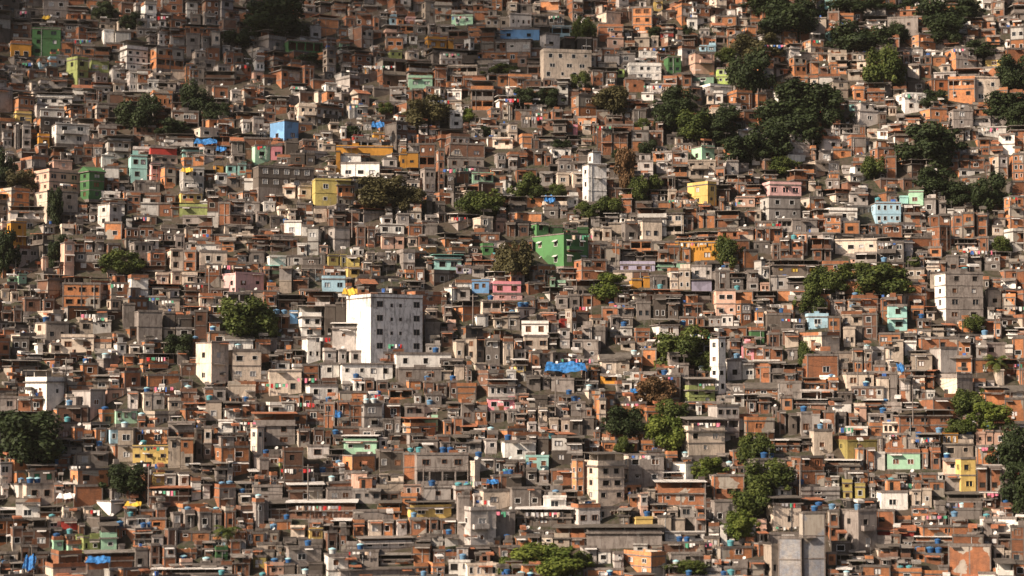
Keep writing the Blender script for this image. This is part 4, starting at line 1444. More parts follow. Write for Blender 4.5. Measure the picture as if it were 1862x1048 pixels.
for t, (ox, oy, txt) in TILES.items():
    for ln in txt.strip().split('\n'):
        parts = [p.strip() for p in ln.split('|')]; a = parts[0].split(); seed += 1
        x0, y0, x1, y1 = [float(v)/3.8792 for v in a[:4]]
        x0 += ox; x1 += ox; y0 += oy; y1 += oy
        if x1-x0 < 5 or y1-y0 < 4: continue
        h = dict(seed=seed, pal=a[4], st=int(a[5]), nw=int(a[7]), top=a[8] if a[8] in 'fpbrtsg' else 'f', hero=True)
        for fl in (a[9].split(',') if len(a) > 9 else []):
            if fl in PANES: h['pane'] = fl
            elif fl.startswith('sh'): h['sheet'] = fl
            elif fl == 'gsh': h['sheet'] = 'gn'
            elif fl.startswith('pals='): h['pals'] = fl[5:]
            elif fl == 'side0': h['nws'] = 0
            elif fl == 'awn': h['awn'] = 1; h['frame'] = 'whiteframe'
            elif fl == 'nws2': h['nws'] = 2
            elif fl.startswith('fwd='): h['fwd'] = float(fl[4:])
            elif fl in ('noband', 'block', 't1'): h[fl] = 1
            elif fl == 'ledge': h['ledge'] = 1
            elif fl == 'whiteframe': h['frame'] = fl
        if len(parts) > 2: h['label'], h['short'] = parts[1], parts[2]
        rq = random.Random(seed*3); segs = [(x0, x1)]
        if not h.get('label') and float(a[6]) < .1 and x1-x0 > 30 and rq.random() < .7:
            n_ = 2 if x1-x0 < 60 else 3; cut = sorted(x0+(x1-x0)*(i+1)/n_+rq.uniform(-5, 5) for i in range(n_-1)); cut = [x0]+cut+[x1]; segs = list(zip(cut[:-1], cut[1:]))
        for i, (p, q) in enumerate(segs):
            g = dict(h); g['seed'] = seed*7+i; u0 = y0
            if len(segs) > 1:
                u0 = y0+rq.choice((0, 0, 2, 4, -3)); g['nw'] = max(0 if h['nw'] == 0 else 1, round(h['nw']/len(segs)))
                if i and rq.random() < .4: g['pal'] = rq.choice({'br': ['bo', 'bd', 'gy'], 'bo': ['br', 'cr'], 'bd': ['br', 'dg'], 'cr': ['lg', 'wh', 'br'], 'lg': ['gy', 'wh', 'cr'], 'gy': ['dg', 'lg', 'br'], 'wh': ['lg', 'cr']}.get(h['pal'], [h['pal']]))
                if rq.random() < .3: g['top'] = rq.choice('frpb')
            if u0 > y1-4: u0 = y0
            if not h.get('label') and rq.random() < .22: g['paltop'] = rq.choice(('br', 'bo', 'lg', 'wh', 'cr', 'gy'))
            if y1 > 900 and not h.get('label') and g['top'] in 'rs' and rq.random() < .65: g['top'] = rq.choice('fpb'); g['st'] = max(g['st'], 1 if y1-u0 < 24 else 2)
            make_box(g, p, u0, q, y1, float(a[6])); g['box'] = (p, u0, q, y1); HS.append(g)
TR = []
for q in TREES.replace('\n', ';').split(';'):
    if q.strip():
        a = q.split(); cx, cy, rx, ry = map(float, a[:4])
        x, y, z = hit(cx, cy+ry*.95); f = proj(x, y, z)[2]; TR.append(dict(cx=cx, cy=cy, rx=rx, ry=ry, kind=a[4], x=x, y=y, z=z, f=f))
# ---------------------------------------------------------------- smaller houses between the surveyed ones
heroes = list(HS)
def faces2(h):
    # the front and, when it shows, the receding left side, each with its own depth
    b = h['box']; s = h['side']
    if s < .2: return [(b, h['f'])]
    m = b[0]+(b[2]-b[0])*s; return [((m, b[1], b[2], b[3]), h['f']+.15*h['W']), ((b[0], b[1], m, b[3]), h['f']+h['D']*.85)]
obst = [(b, f, 0) for h in heroes for b, f in faces2(h)]+[((t['cx']-t['rx']*.75, t['cy']-t['ry']*.8, t['cx']+t['rx']*.75, t['cy']+t['ry']*.55), t['f'], 1) for t in TR]
pals = ['br', 'bo', 'bd', 'gy', 'lg', 'cr', 'wh', 'dg', 'sp', 'pp', 'yl', 'ok', 'mt', 'aq', 'lb', 'bl', 'ol', 'gn', 'pk', 'lv', 'rd', 'lm', 'cb']
wt0 = [26, 18, 16, 11, 7, 8, 11, 5, 5, .8, .8, .6, .8, .9, .6, .2, .6, .3, .4, .3, .2, .1, 4]
wt1 = wt0[:9]+[.3]*13+[4]
yy = 338.0
while yy < 560:
    xx = -yy*.285-14
    while xx < yy*.285+14:
        Wd = R.choice((2.6, 3.0, 3.6, 4.2, 4.8, 5.5, 6.5)); x = xx; y = yy+R.uniform(-1.6, 1.6)
        xx += Wd+R.choice((-.3, 0, .2, .5, 1.0))
        h = dict(seed=R.randint(0, 10**8), st=R.choices((1, 2, 3), (.34, .46, .20))[0], hero=False, side=0)
        wq = list(wt0); g = (x/yy+.27)/.54
        wq[1] *= .5+1.3*g; wq[0] *= .8+.5*g; wq[7] *= 1.5-g; wq[3] *= 1.2-.4*g
        h['pal'] = R.choices(pals, wq)[0]
        if pals.index(h['pal']) > 7 and (Wd > 4.5 or h['st'] > 1): h['pal'] = R.choice(('br', 'gy', 'cr', 'bd', 'lg', 'bo'))
        if R.random() < .25: h['paltop'] = R.choice(('br', 'bo', 'lg', 'wh', 'cr', 'gy', 'bd'))
        h['nw'] = R.choices((0, 1, 2, 3, 4), (.12, .30, .32, .18, .08))[0] if Wd > 4 else R.choice((0, 1, 1, 2))
        h['top'] = R.choices('fpbrtg', (.36, .12, .10, .24, .14, .04))[0]
        if yy < 385 and h['top'] == 'r': h['top'] = R.choice('fpb')
        h['W'] = Wd; h['D'] = R.uniform(4, 6.5); phi = math.atan2(x, y)
        th = math.radians(14+14*math.sin(x/17.0+y/29.0)+R.uniform(-10, 10)); h['rz'] = th-phi
        h['H'] = h['st']*R.uniform(2.35, 2.8)+{'f': 0, 'p': .6, 'b': .6, 'r': .9, 't': 1.9, 'g': 1.1}[h['top']]
        if R.random() < .25: h['pals'] = R.choice(('gy', 'lg', 'br', 'cr', 'bo', 'wh'))
        h['x'], h['y'] = x, y; h['z'] = T(x, y)+R.uniform(-.3, .5); h['f'] = proj(x, y, h['z'])[2]
        b = bbox(h); k = ppm(h['f']); ok = True
        if b[1] > 1100 or b[3] < -60: continue
        for _ in range(3):
            if not ok: break
            for (o, of, tr) in obst:
                ov = min(b[2], o[2])-max(b[0], o[0])
                if ov < 2.5: continue
                if h['f'] < of+.3:
                    if b[1] < o[3]-2:
                        nH = (b[3]-o[3])/k
                        if nH < 1.7 or b[3] <= o[3]+2: ok = False; break
                        if nH < h['H']:
                            h['H'] = nH; h['st'] = 1 if nH < 3.7 else 2
                            if nH < 3.2: h['top'] = 'f'
                            b = bbox(h)
                elif b[1] > o[1] and b[0] > o[0] and b[2] < o[2]: ok = False; break
            else: break
        if not ok: continue
        h['box'] = b; HS.append(h)
    yy += 4.3
# ---------------------------------------------------------------- who is seen: a coarse depth map of the slope
SW, SH = 931, 524
IDB = np.full((SH, SW), -1, np.int32); DEP = np.full((SH, SW), 1e9, np.float32)
def paint(i, x0, y0, x1, y1, d):
    a, b, c, e = max(0, int(x0/2)), max(0, int(y0/2)), min(SW, int(math.ceil(x1/2))), min(SH, int(math.ceil(y1/2)))
    if a < c and b < e:
        s = DEP[b:e, a:c]; m = s > d; s[m] = d; IDB[b:e, a:c][m] = i
for i, h in enumerate(HS):
    b = h['box'] if not h['hero'] else bbox(h)
    if h['hero'] and h['side'] >= .2:
        for q, f in faces2(h): paint(i, q[0], q[1], q[2], q[3]+6, f)
    else: paint(i, b[0], b[1], b[2], b[3]+10, h['f'])
# extra rooms on a roof only where they would not stand before a surveyed house
big = [(h['box'], h['f']) for h in heroes if (h['box'][2]-h['box'][0])*(h['box'][3]-h['box'][1]) > 350]
for h in HS:
    b = bbox(h); t_ = b[1]-2.4*ppm(h['f'])
    for o, of in big:
        if of > h['f']+.5 and min(b[2], o[2])-max(b[0], o[0]) > 3 and t_ < o[3]-5 and b[1] > o[1]+4: h['noup'] = 1; break
# little sheds and back rooms wherever bare slope would still show
rs = random.Random(21)
def bare():
    tm = DEP < 1e8
    for t in TR:
        a, b, c, e = [int(v/2) for v in (t['cx']-t['rx']*.8, t['cy']-t['ry']*.8, t['cx']+t['rx']*.8, t['cy']+t['ry']*.6)]
        tm[max(0, b):max(0, e), max(0, a):max(0, c)] = True
    return tm
for rnd in range(3):
    tm = bare(); ys_, xs_ = np.nonzero(~tm); print('bare cells', len(ys_)); idx = list(range(len(ys_))); rs.shuffle(idx)
    for q in idx[:9000]:
        j, i = int(ys_[q]), int(xs_[q])
        if tm[j, i]: continue
        b = j
        while b+1 < SH and not tm[b+1, i]: b += 1
        t_ = j
        while t_ > 0 and not tm[t_-1, i] and b-t_ < 13: t_ -= 1
        t_ = max(t_, b-rs.randint(6, 15)); m = (t_+b)//2; l_ = r_ = i; mx_ = rs.randint(5, 20)
        while l_ > 0 and not tm[m, l_-1] and r_-l_ < mx_: l_ -= 1
        while r_ < SW-1 and not tm[m, r_+1] and r_-l_ < mx_: r_ += 1
        if b-t_ < 2 or r_-l_ < 2: tm[t_:b+1, l_:r_+1] = True; continue
        x0, x1, y0, y1 = l_*2-1.5, r_*2+3.5, t_*2-1.5, b*2+3
        h = dict(seed=rs.randint(0, 10**8), pal=rs.choices(pals, wt1)[0], st=1 if y1-y0 < 26 else 2, nw=rs.choice((0, 1, 1, 2)) if x1-x0 > 14 else rs.choice((0, 1)), top=rs.choice('ffprb') if y1-y0 > 16 else 'f', hero=False, noup=1)
        make_box(h, x0, y0, x1, y1, 0); h['D'] = min(h['D'], 3.5); h['box'] = (x0, y0, x1, y1); HS.append(h)
        paint(len(HS)-1, x0, y0, x1, y1+6, h['f']); tm[max(0, t_-1):b+2, max(0, l_-1):r_+2] = True
for j, t in enumerate(TR): paint(-10-j, t['cx']-t['rx']*.8, t['cy']-t['ry']*.8, t['cx']+t['rx']*.8, t['cy']+t['ry']*.6, t['f'])
cnt = np.bincount(IDB[IDB >= 0].ravel(), minlength=len(HS))
for i, h in enumerate(HS):
    h['vis'] = int(cnt[i]); h['id'] = i
    b = bbox(h); h['pc'] = (min(max((b[0]+b[2])/2, 4), 1858), min(max((b[1]+b[3])/2, 4), 1044)); h['pb'] = b
def block(h): return h.get('short') and (h['st'] >= 4 or 'block' in h['label'] or 'tower' in h['label'])
order = sorted([h for h in HS if not block(h) and h['vis'] > 12], key=lambda h: -(h['vis']+(10**6 if h.get('short') else 0)))
INDIV = [h for h in HS if block(h)]+order[:300]
for h in INDIV: h['ind'] = True
REST = [h for h in HS if not h.get('ind') and (h['vis'] > 2 or not (0 < h['pc'][0] < 1862 and h['pb'][1] < 1048 and h['pb'][3] > 0) or h['pc'][0] <= 5 or h['pc'][0] >= 1857)]
print('HOUSES', len(HS), 'heroes', len(heroes), 'indiv', len(INDIV), 'rest', len(REST), 'lost heroes', [ (h.get('short')) for h in heroes if h['vis'] < 12 and h.get('short')])
# ---------------------------------------------------------------- wording
for h in INDIV:
    if h.get('short'):
        b = h['box']; a_, b_, c_, e_ = max(0, int(b[0]/2)), max(0, int(b[1]/2)), min(SW, int(b[2]/2)), min(SH, int(b[3]/2))
        sub = IDB[b_:e_, a_:c_]; fr = (sub == h['id']).mean() if sub.size else 0
        if fr < .6:
            v, c_n = np.unique(sub[sub != h['id']], return_counts=True); w_ = v[np.argmax(c_n)]
            print('OCC', h['short'], round(float(fr), 2), 'by', w_, (HS[w_].get('hero'), [round(q) for q in HS[w_]['box']], HS[w_]['pal']) if w_ >= 0 else 'tree', [round(q) for q in b], 'ownbb', [round(q) for q in h['pb']])
LAND = [(h['short'], h['pb']) for h in INDIV if h.get('short')]+[(t[6], t[:4]) for t in TARPS if t[6]]
def rel(x, y, me=None, on=False):
    best = None
    for nme, b in LAND:
        if nme == me: continue
        dx = max(b[0]-x, 0, x-b[2]); dy = max(b[1]-y, 0, y-b[3]); d = math.hypot(dx, dy)
        if best is None or d < best[0]: best = (d, nme, b)
    d, nme, b = best
    v = 'above' if y < b[1] else 'below' if y > b[3] else ''
    u = 'left' if x < b[0] else 'right' if x > b[2] else ''
    if v and u and abs(x-(b[0] if u == 'left' else b[2])) > 3*abs(y-(b[1] if v == 'above' else b[3])): v = ''
    elif v and u and abs(y-(b[1] if v == 'above' else b[3])) > 3*abs(x-(b[0] if u == 'left' else b[2])): u = ''
    if not v and not u: 
        return ('atop the ' if on else 'in front of the ')+nme
    w_ = {('above', ''): 'above the', ('below', ''): 'below the', ('', 'left'): 'left of the', ('', 'right'): 'right of the', ('above', 'left'): 'up-left of the',
          ('above', 'right'): 'up-right of the', ('below', 'left'): 'down-left of the', ('below', 'right'): 'down-right of the'}[(v, u)]
    if d > 45: w_ = ('far ' if w_ not in ('above the', 'below the') else 'well ')+w_
    return w_+' '+nme
NUM = ['zero', 'one', 'two', 'three', 'four', 'five', 'six', 'seven', 'eight', 'nine', 'ten', 'eleven', 'twelve']
ORD = ['', 'first', 'second', 'third', 'fourth', 'fifth', 'sixth', 'seventh', 'eighth', 'ninth', 'tenth', 'eleventh', 'twelfth']
def settle(items):
    """items: list of [object, x, list of candidate wordings]; the fullest wording that is unique wins, else an ordinal"""
    from collections import defaultdict
    todo = list(items); done = set()
    depth = max(len(i[2]) for i in items)
    for k in range(depth):
        g = defaultdict(list)
        for it in todo: g[it[2][min(k, len(it[2])-1)]].append(it)
        nxt = []
        for lab, L in g.items():
            if len(L) == 1 and lab not in done: L[0][0]['label'] = lab; done.add(lab)
            else: nxt += L
        todo = nxt
    g = defaultdict(list)
    for it in todo: g[it[2][0]].append(it)
    for lab, L in g.items():
        L.sort(key=lambda q: q[1]); n = len(L)
        for i, it in enumerate(L):
            if n == 1: w_ = lab+', in its own spot'
            elif n == 2: w_ = lab+(', left one of two' if i == 0 else ', right one of two')
            else: w_ = lab+', %s of %s from left' % (ORD[min(i+1, 12)], NUM[min(n, 12)])
            if n == 1: w_ = lab
            it[0]['label'] = w_
# ---------------------------------------------------------------- build the houses
SMAT = {'cb': 'concrete', 'br': 'brick', 'bo': 'brick', 'bd': 'brick', 'gy': 'concrete', 'lg': 'concrete', 'dg': 'concrete', 'bk': 'concrete'}
ROOFW = {'f': 'flat roof', 'p': 'parapet', 'b': 'brick rim', 'r': 'sheet roof', 't': 'open terrace', 's': 'roof slab', 'g': 'gable roof'}
def build_all_houses():
    items = []
    for h in INDIV:
        pr = SMAT.get(h['pal'], 'painted'); nm = 'apartment_block' if block(h) else pr+'_house'
        o = link(nm, None, None, (h['x'], h['y'], h['z']), h['rz']); o.empty_display_size = 1
        build_house(h, Sink(o)); h['obj'] = o
        if block(h): tag(o, h['label'], 'apartment block', 'apartment blocks on the hillside')
        else:
            tag(o, h.get('label'), 'house', 'houses stacked up the hillside')
        if not h.get('label'):
            st = ('%s-storey' % NUM[h['st']]) if h['st'] > 1 else 'low'
            base = '%s %s house' % (st, CNAME[h['pal']])
            sz = 'narrow ' if h['W'] < 4 else 'wide ' if h['W'] > 9 else ''
            rl = rel(*h['pc']); wn = {0: 'without windows', 1: 'with one window'}.get(h['nw'], 'with %s windows' % NUM[h['nw']])
            c = [base+' '+rl, sz+base+' '+rl, base+' with '+ROOFW[h['top']]+' '+rl, base+' with '+ROOFW[h['top']]+' '+rl]
            items.append([o, h['pc'][0], c])
    settle(items)
    mb = MB()
    for h in REST:
        M = Matrix.Translation((h['x'], h['y'], h['z'])) @ Matrix.Rotation(h['rz'], 4, 'Z')
        build_house(h, Sink(None, M, mb))
    mb.M = None
    o = mb.build('crowded_small_houses')
    tag(o, 'mass of hundreds of smaller brick and concrete houses filling every gap on the slope', 'small houses', kind='stuff')
    print('stuff faces', len(mb.f))
# ---------------------------------------------------------------- water tanks
def tank_proto(kind):
    o = link('water_tank', None); body, lid = kind
    b = MB(); b.lathe([(.46, 0), (.50, .05), (.60, .82), (.65, .84), (.65, .92), (.60, .93)], body, 16); b.build('tank_body', o)
    l = MB(); l.lathe([(.66, .931), (.66, .98), (.52, 1.10), (.22, 1.16), (.20, 1.20), (.05, 1.22)], lid, 16); l.build('tank_lid', o)
    return o
def build_tanks():
    kinds = [('tank_blue', 'tank_blue', 'blue'), ('tank_blue', 'tank_lid', 'blue'), ('tank_teal', 'tank_teal', 'teal'), ('tank_blue', 'tank_lid_pale', 'pale-lidded blue'), ('tank_grey', 'tank_lid_pale', 'pale grey'), ('tank_faded', 'tank_faded', 'faded blue')]
    protos = [None]*len(kinds); cand = []
    r = random.Random(5)
    for h in INDIV+REST:
        if h['top'] in 'tg' or not h.get('zt'): continue
        p = .36
        if h['pc'][1] > 700: p *= 1.5
        elif h['pc'][1] < 330: p *= .4
        if r.random() > p: continue
        n = r.choice((1, 1, 2, 2, 3)); c, s = math.cos(h['rz']), math.sin(h['rz']); kd = r.choices(range(6), (30, 16, 14, 10, 12, 20))[0]
        zt = h['zt']+(1.1 if h['top'] == 'r' else 0); a0 = r.uniform(.7, max(.8, h['W']-1.6*n))
        if h['top'] == 'r': continue
        for i in range(n):
            a = a0+i*r.uniform(1.35, 1.7); b = r.uniform(.75, 1.3)
            if a > h['W']-.6 or b > h['D']-.6: continue
            x, y, z = h['x']+c*a-s*b, h['y']+s*a+c*b, h['z']+zt
            px, py, f = proj(x, y, z+.9)
            if not (2 < px < 1860 and 2 < py < 1046): continue
            if DEP[min(int(py/2), SH-1), min(int(px/2), SW-1)] < f-3.5: continue
            cand.append((f, x, y, z, px, py, kd if r.random() < .8 else r.randint(0, 5), r.uniform(.55, 1.1)))
    cand.sort(key=lambda c: c[0]/c[7]); items = []
    for f, x, y, z, px, py, kd, sc in cand[:175]:
        if protos[kd] is None: protos[kd] = o = tank_proto(kinds[kd][:2])
        else: o = copy_tree(protos[kd])
        o.location = (x, y, z+.005); o.rotation_euler = (0, 0, px); o.scale = (sc, sc, sc)
        tag(o, 'x', 'water tank', 'water tanks on the roofs')
        w_ = kinds[kd][2]; rl = rel(px, py, on=True)
        items.append([o, px, ['%s water tank %s' % (w_, rl), '%s%s water tank %s' % ('large ' if sc > 1.0 else 'small ' if sc < .75 else '', w_, rl)]])
    settle(items); print('tanks', len(items))
# ---------------------------------------------------------------- tarpaulins and washing lines
def depth_at(px, py):
    i, j = min(max(int(py/2), 0), SH-1), min(max(int(px/2), 0), SW-1)
    return float(DEP[i, j])
def build_cloths():
    r = random.Random(11)
    for (x0, y0, x1, y1, m, lab, sh) in TARPS:
        f = min(depth_at((x0+x1)/2, y1+4), depth_at(x0, y1), depth_at(x1, y1), depth_at((x0+x1)/2, (y0+y1)/2))-1.2
        a = at_depth(x0, y1, f); b = at_depth(x1, y1, f); k = ppm(f); w_ = b[0]-a[0]; hh = (y1-y0)/k
        o = link('tarpaulin' if 'awning' not in lab else 'awning', None, None, a); dep = max(1.6, hh*.9) if y1-y0 < 30 else .3
        s = MB(); n, q = 14, 5; P = {}
        for i in range(n+1):
            for j in range(q+1):
                u, v = i/n, j/q
                P[i, j] = (u*w_+v*(1-2*u)*.06*w_, v*dep, v*hh*.9+.10*hh*math.sin(u*9+v*2)+.06*hh*math.sin(u*23+v*5))
        for i in range(n):
            for j in range(q):
                qd = [P[i, j], P[i+1, j], P[i+1, j+1], P[i, j+1]]; s.quad(qd, m); s.quad([(p[0], p[1]+.02, p[2]-.03) for p in qd][::-1], m)
        for i in range(n):
            e = [P[i, 0], P[i+1, 0]]; s.quad([e[0], e[1], (e[1][0], e[1][1]+.02, e[1][2]-.03), (e[0][0], e[0][1]+.02, e[0][2]-.03)], m)
        s.build('sheet', o)
        for u in (.04, .96):
            p = MB(); p.tube((u*w_, .1, -2.6), (u*w_, .1, -.02), .05, .05, 'post', 5); p.build('pole', o)
        tag(o, lab, 'tarpaulin' if 'awning' not in lab else 'awning')
    items = []; cl = ['cloth_white', 'cloth_white', 'cloth_white', 'cloth_pink', 'cloth_red', 'cloth_blue', 'cloth_grey', 'cloth_cream', 'cloth_black', 'cloth_green']
    L2 = [(x, y, w_) for x, y, w_ in LINES]
    for h in INDIV+REST:
        if h.get('zt') and h['top'] in 'fpt' and r.random() < .09 and h['W'] > 3.4 and len(L2) < 110:
            L2.append((h['pc'][0]+r.uniform(-6, 6), h['pb'][1]+(3 if h['top'] != 't' else 8), h['W']*ppm(h['f'])*.7))
    for x, y, w_ in L2:
        f = min(depth_at(x, y+3), depth_at(x-w_*.4, y+3), depth_at(x+w_*.4, y+3))
        if f > 1e8 or not (5 < x < 1857 and 5 < y < 1043): continue
        f -= .9; a = at_depth(x-w_/2, y-2, f); k = ppm(f); W = w_/k
        o = link('washing_line', None, None, (a[0], a[1], a[2]-1.7))
        s = MB(); s.tube((0, 0, 1.7), (W, 0, 1.7), .015, .015, 'steel', 4); s.build('line', o)
        for u in (0, W): s = MB(); s.tube((u, 0, 0), (u, 0, 1.75), .04, .04, 'post', 5); s.build('post', o)
        c = .1; main = r.choice(cl)
        while c < W-.4:
            gw = r.uniform(.25, .7); gh = r.uniform(.35, .95); m = r.choice(cl)
            s = MB(); nn = 3
            for i in range(nn):
                u0, u1 = c+gw*i/nn, c+gw*(i+1)/nn; d0, d1 = .06*math.sin(u0*9), .06*math.sin(u1*9)
                for yo in (0, .025):
                    s.quad([(u0, yo, 1.68), (u1, yo, 1.68), (u1, d1+yo, 1.68-gh+.05*math.sin(u1*7)), (u0, d0+yo, 1.68-gh+.05*math.sin(u0*7))], m)
                s.quad([(u0, d0, 1.68-gh+.05*math.sin(u0*7)), (u1, d1, 1.68-gh+.05*math.sin(u1*7)), (u1, d1+.025, 1.68-gh+.05*math.sin(u1*7)), (u0, d0+.025, 1.68-gh+.05*math.sin(u0*7))], m)
            s.build('garment', o); c += gw+r.uniform(.02, .4)
        tag(o, 'x', 'washing line', 'washing lines on the terraces')
        rl = rel(x, y); items.append([o, x, ['washing line '+rl, ('long ' if W > 5 else 'short ')+'washing line of mixed clothes '+rl]])
    settle(items); print('washing lines', len(items))
# ---------------------------------------------------------------- trees
def crown_mesh(kind, sd):
    r = random.Random(sd); mb = MB(); lobes = []
    mat = {'d': 'leaf_dark', 'm': 'leaf_mid', 'l': 'leaf_light', 'o': 'leaf_olive', 'b': 'leaf_brown'}[kind]
    for i in range(15):
        a = r.uniform(0, 6.283); e = r.uniform(-.75, 1); q = r.uniform(.35, .72)
        lobes.append((Vector((q*math.cos(a)*math.sqrt(1-abs(e)*.7), q*math.sin(a)*math.sqrt(1-abs(e)*.7), e*.62)), r.uniform(.20, .40), r.random()))
    lobes.append((Vector((r.uniform(-.1, .1), r.uniform(-.1, .1), -.05)), .42, .35))
    for i in range(9):
        a = r.uniform(0, 6.283); e = r.uniform(-.5, 1); q = r.uniform(.75, .98); lobes.append((Vector((q*math.cos(a)*math.sqrt(max(.05, 1-abs(e)*.8)), q*math.sin(a)*math.sqrt(max(.05, 1-abs(e)*.8)), e*.8)), r.uniform(.09, .2), r.random()))
    N = 6500
    for i in range(N):
        c, R0, lt = r.choices(lobes, [q[1]**2 for q in lobes])[0]
        d = Vector((r.gauss(0, 1), r.gauss(0, 1), r.gauss(0, 1))).normalized(); q = R0*(r.random()**.33)*r.uniform(.85, 1.12)
        p = c+d*q
        nrm = (d+Vector((r.gauss(0, .5), r.gauss(0, .5), r.gauss(0, .5)+.3))).normalized(); a = nrm.orthogonal().normalized(); b = nrm.cross(a)
        t = r.uniform(0, 6.283); a, b = a*math.cos(t)+b*math.sin(t), b*math.cos(t)-a*math.sin(t); sz = r.uniform(.022, .05)
        mb.tint = min(1, max(0, .15+.45*lt+r.gauss(0, .2)))
        mb.quad([tuple(p+a*sz*1.3), tuple(p+b*sz), tuple(p-a*sz*1.3), tuple(p-b*sz)], mat)
    return mb.mesh('crown')
def trunk_mesh(sd):
    r = random.Random(sd); mb = MB(); mb.tube((0, 0, -.55), (.03, 0, .15), .055, .04, 'bark', 8); mb.tube((.03, 0, .15), (.0, .03, .55), .04, .028, 'bark', 8)
    for i in range(5):
        a = r.uniform(0, 6.283); z0 = r.uniform(.1, .5); m = (.3*math.cos(a), .3*math.sin(a), z0+.28); mb.tube((.01, .01, z0), m, .026, .016, 'bark', 6)
        mb.tube(m, (m[0]*1.9, m[1]*1.9, m[2]+.25), .016, .007, 'bark', 5)
    return mb.mesh('trunk')
def build_trees():
    r = random.Random(3); CM = {}; TMs = [trunk_mesh(1), trunk_mesh(2)]; items = []
    for t in TR:
        k = ppm(t['f']); rx, ry = t['rx']/k*1.18, t['ry']/k*1.18
        base = Vector((t['x'], t['y'], t['z'])); czp = (t['cy']+t['ry']-t['cy'])/k
        var = r.randint(0, 2); key = (t['kind'], var)
        if key not in CM: CM[key] = crown_mesh(t['kind'], 50+var*7+ord(t['kind']))
        o = link('leafy_tree', None, None, base)
        hz = czp*.93
        c = link('crown', CM[key], o, (0, 0, hz), r.uniform(0, 6.283)); c.scale = (rx*1.15, rx*1.15, ry*1.15)
        tk = link('trunk', TMs[var % 2], o, (0, 0, hz*.42+0), r.uniform(0, 6.283)); tk.scale = (rx*.9, rx*.9, max(hz, 1)*1.0)
        tag(o, 'x', 'tree', 'trees among the houses')
        w_ = {'d': 'dark green', 'm': 'mid green', 'l': 'bright green', 'o': 'olive brown', 'b': 'brown-leaved'}[t['kind']]
        sz = 'large' if t['rx'] > 42 else 'small' if t['rx'] < 21 else 'round'
        rl = rel(t['cx'], t['cy']); items.append([o, t['cx'], ['%s tree %s' % (w_, rl), '%s %s tree %s' % (sz, w_, rl)]])
    settle(items)
    for i, (px, py, Rr) in enumerate(PALMS):
        x, y, z = hit(px, py+22); o = link('palm_tree', None, None, (x, y, z)); f = proj(x, y, z)[2]
        top = (py+22-(py))/ppm(f)+1; s = MB(); s.tube((0, 0, -1), (.2, 0, top*.5), .22, .17, 'bark', 8); s.tube((.2, 0, top*.5), (0, 0, top), .17, .13, 'bark', 8); s.build('trunk', o)
        s = MB()
        for q in range(26):
            a = r.uniform(0, 6.283); el = r.uniform(-.2, 1.2); L = Rr*.55*r.uniform(.8, 1.1); prev = Vector((0, 0, top)); d = Vector((math.cos(a)*math.cos(el), math.sin(a)*math.cos(el), math.sin(el)))
            side = Vector((-math.sin(a), math.cos(a), 0))
            for g in range(8):
                nx = prev+d*(L/8); d = (d+Vector((0, 0, -.22))).normalized(); ln = .65*math.sin(math.pi*(g+1)/9.0)+.12
                s.tint = r.random()
                for sg in (-1, 1):
                    for e in (0, .5):
                        p = prev.lerp(nx, e); s.quad([tuple(p), tuple(p+d*.10), tuple(p+side*sg*ln+d*.3+Vector((0, 0, -.28))), tuple(p+side*sg*ln*.9+d*.16+Vector((0, 0, -.28)))], 'leaf_mid')
                prev = nx
        s.build('fronds', o); tag(o, 'feathery palm tree '+rel(px, py), 'palm tree', 'palm trees')
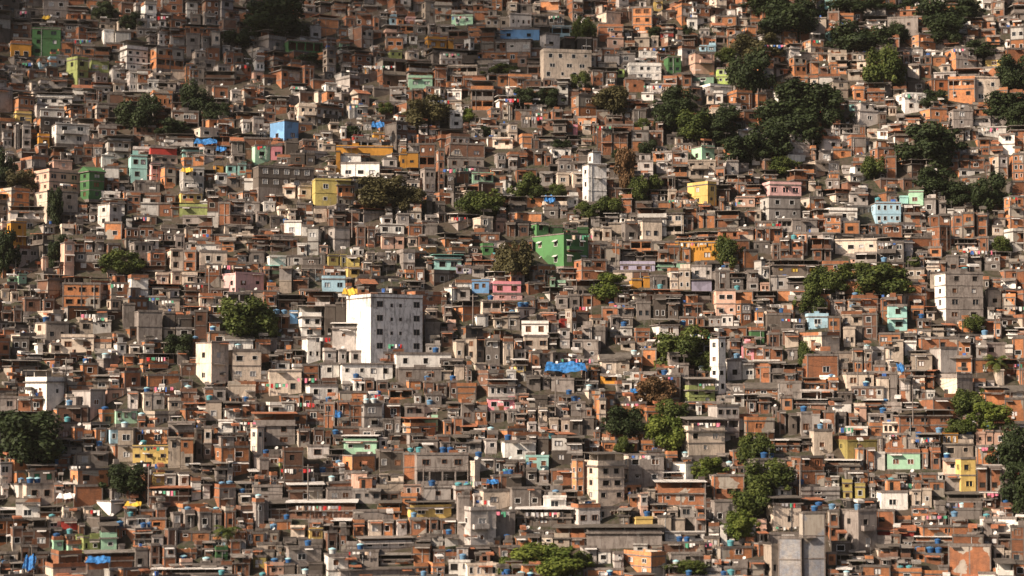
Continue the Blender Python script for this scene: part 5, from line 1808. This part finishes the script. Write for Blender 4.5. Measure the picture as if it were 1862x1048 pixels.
def build_poles():
    pts = [(1283, 960, 80), (560, 905, 60), (1010, 742, 60), (1455, 900, 60), (270, 905, 60), (770, 905, 60), (1660, 760, 60), (860, 580, 45), (1400, 520, 45), (380, 530, 45), (1120, 470, 42), (640, 420, 40), (1560, 700, 50), (120, 700, 50)]
    items = []; r = random.Random(2)
    for px, py, hp in pts:
        f = depth_at(px, py-4)-1.2
        if f > 1e8: continue
        a = at_depth(px, py, f); H = hp/ppm(f); o = link('utility_pole', None, None, a, r.uniform(-.4, .4))
        s = MB(); s.tube((0, 0, -1.5), (0, 0, H), .15, .10, 'slab', 8); s.build('pole', o)
        s = MB(); s.box(-1.0, -.06, H-.5, 1.0, .06, H-.38, 'post'); s.build('crossarm', o)
        if r.random() < .5: s = MB(); s.lathe([(.25, H-1.9), (.28, H-1.8), (.28, H-1.1), (.2, H-1.0)], 'steel', 10, .42, 0); s.build('transformer', o)
        for sg in (-1, 1):
            for q in range(2):
                s = MB(); L = r.uniform(9, 16); p0 = Vector((sg*.2, 0, H-.4-q*.5)); dy_ = r.uniform(-1.5, 2.5); dz_ = r.uniform(-1.5, 2)
                for i in range(6):
                    u = (i+1)/6; p1 = Vector((sg*(.2+L*u), dy_*u, H-.4-q*.5+dz_*u-1.2*4*u*(1-u)*.5)); s.tube(p0, p1, .03, .03, 'void', 4); p0 = p1
                s.build('cable', o)
        tag(o, 'x', 'utility pole', 'utility poles'); items.append([o, px, ['concrete utility pole '+rel(px, py-hp/2), 'tall concrete utility pole '+rel(px, py-hp/2)]])
    settle(items)
build_ground()
build_all_houses()
build_tanks()
build_cloths()
build_poles()
build_trees()

def build_shade_cloud():
    # unseen cloud added to half-shade the top and upper left of the slope
    m = bpy.data.materials.new('shade_cloud'); m.use_nodes = True; n = m.node_tree.nodes; b = n['Principled BSDF']; b.inputs['Base Color'].default_value = (.9, .9, .9, 1); b.inputs['Alpha'].default_value = .20; b.inputs['Roughness'].default_value = 1
    MATS['shade_cloud'] = m; mb = MB(); r = random.Random(9)
    a = Vector((sv.y, -sv.x, 0)).normalized(); c2 = sv.cross(a)
    for i in range(60):
        u = r.uniform(0, 1); q = Vector((-190+215*u, 530-5*u+r.uniform(-30, 55), 0)); q.z = T(q.x, q.y)
        c = q+sv*720; R0 = r.uniform(16, 38)*(1-.5*u)
        prof = [(R0*math.sin(math.pi*k/9)+.01, c.z+R0*.55*(-math.cos(math.pi*k/9))) for k in range(10)]
        mb.lathe(prof, 'shade_cloud', 14, c.x, c.y)
    o = mb.build('shade_cloud'); tag(o, 'unseen cloud drifting high above the hillside', 'shade_cloud', kind='structure')
build_shade_cloud()
def build_haze():
    m = bpy.data.materials.new('haze'); m.use_nodes = True; n = m.node_tree.nodes; n.clear()
    out = n.new('ShaderNodeOutputMaterial'); v = n.new('ShaderNodeVolumePrincipled'); v.inputs['Density'].default_value = HAZE
    v.inputs['Color'].default_value = (.95, .92, .87, 1); v.inputs['Anisotropy'].default_value = .2
    m.node_tree.links.new(v.outputs[0], out.inputs['Volume']); MATS['haze'] = m
    mb = MB(); mb.box(-720, -220, -70, 720, 920, T(0, 900)+30, 'haze'); o = mb.build('haze'); tag(o, 'thin warm afternoon haze hanging over the whole hillside', 'haze', kind='stuff')
HAZE = 0.000035
build_haze()
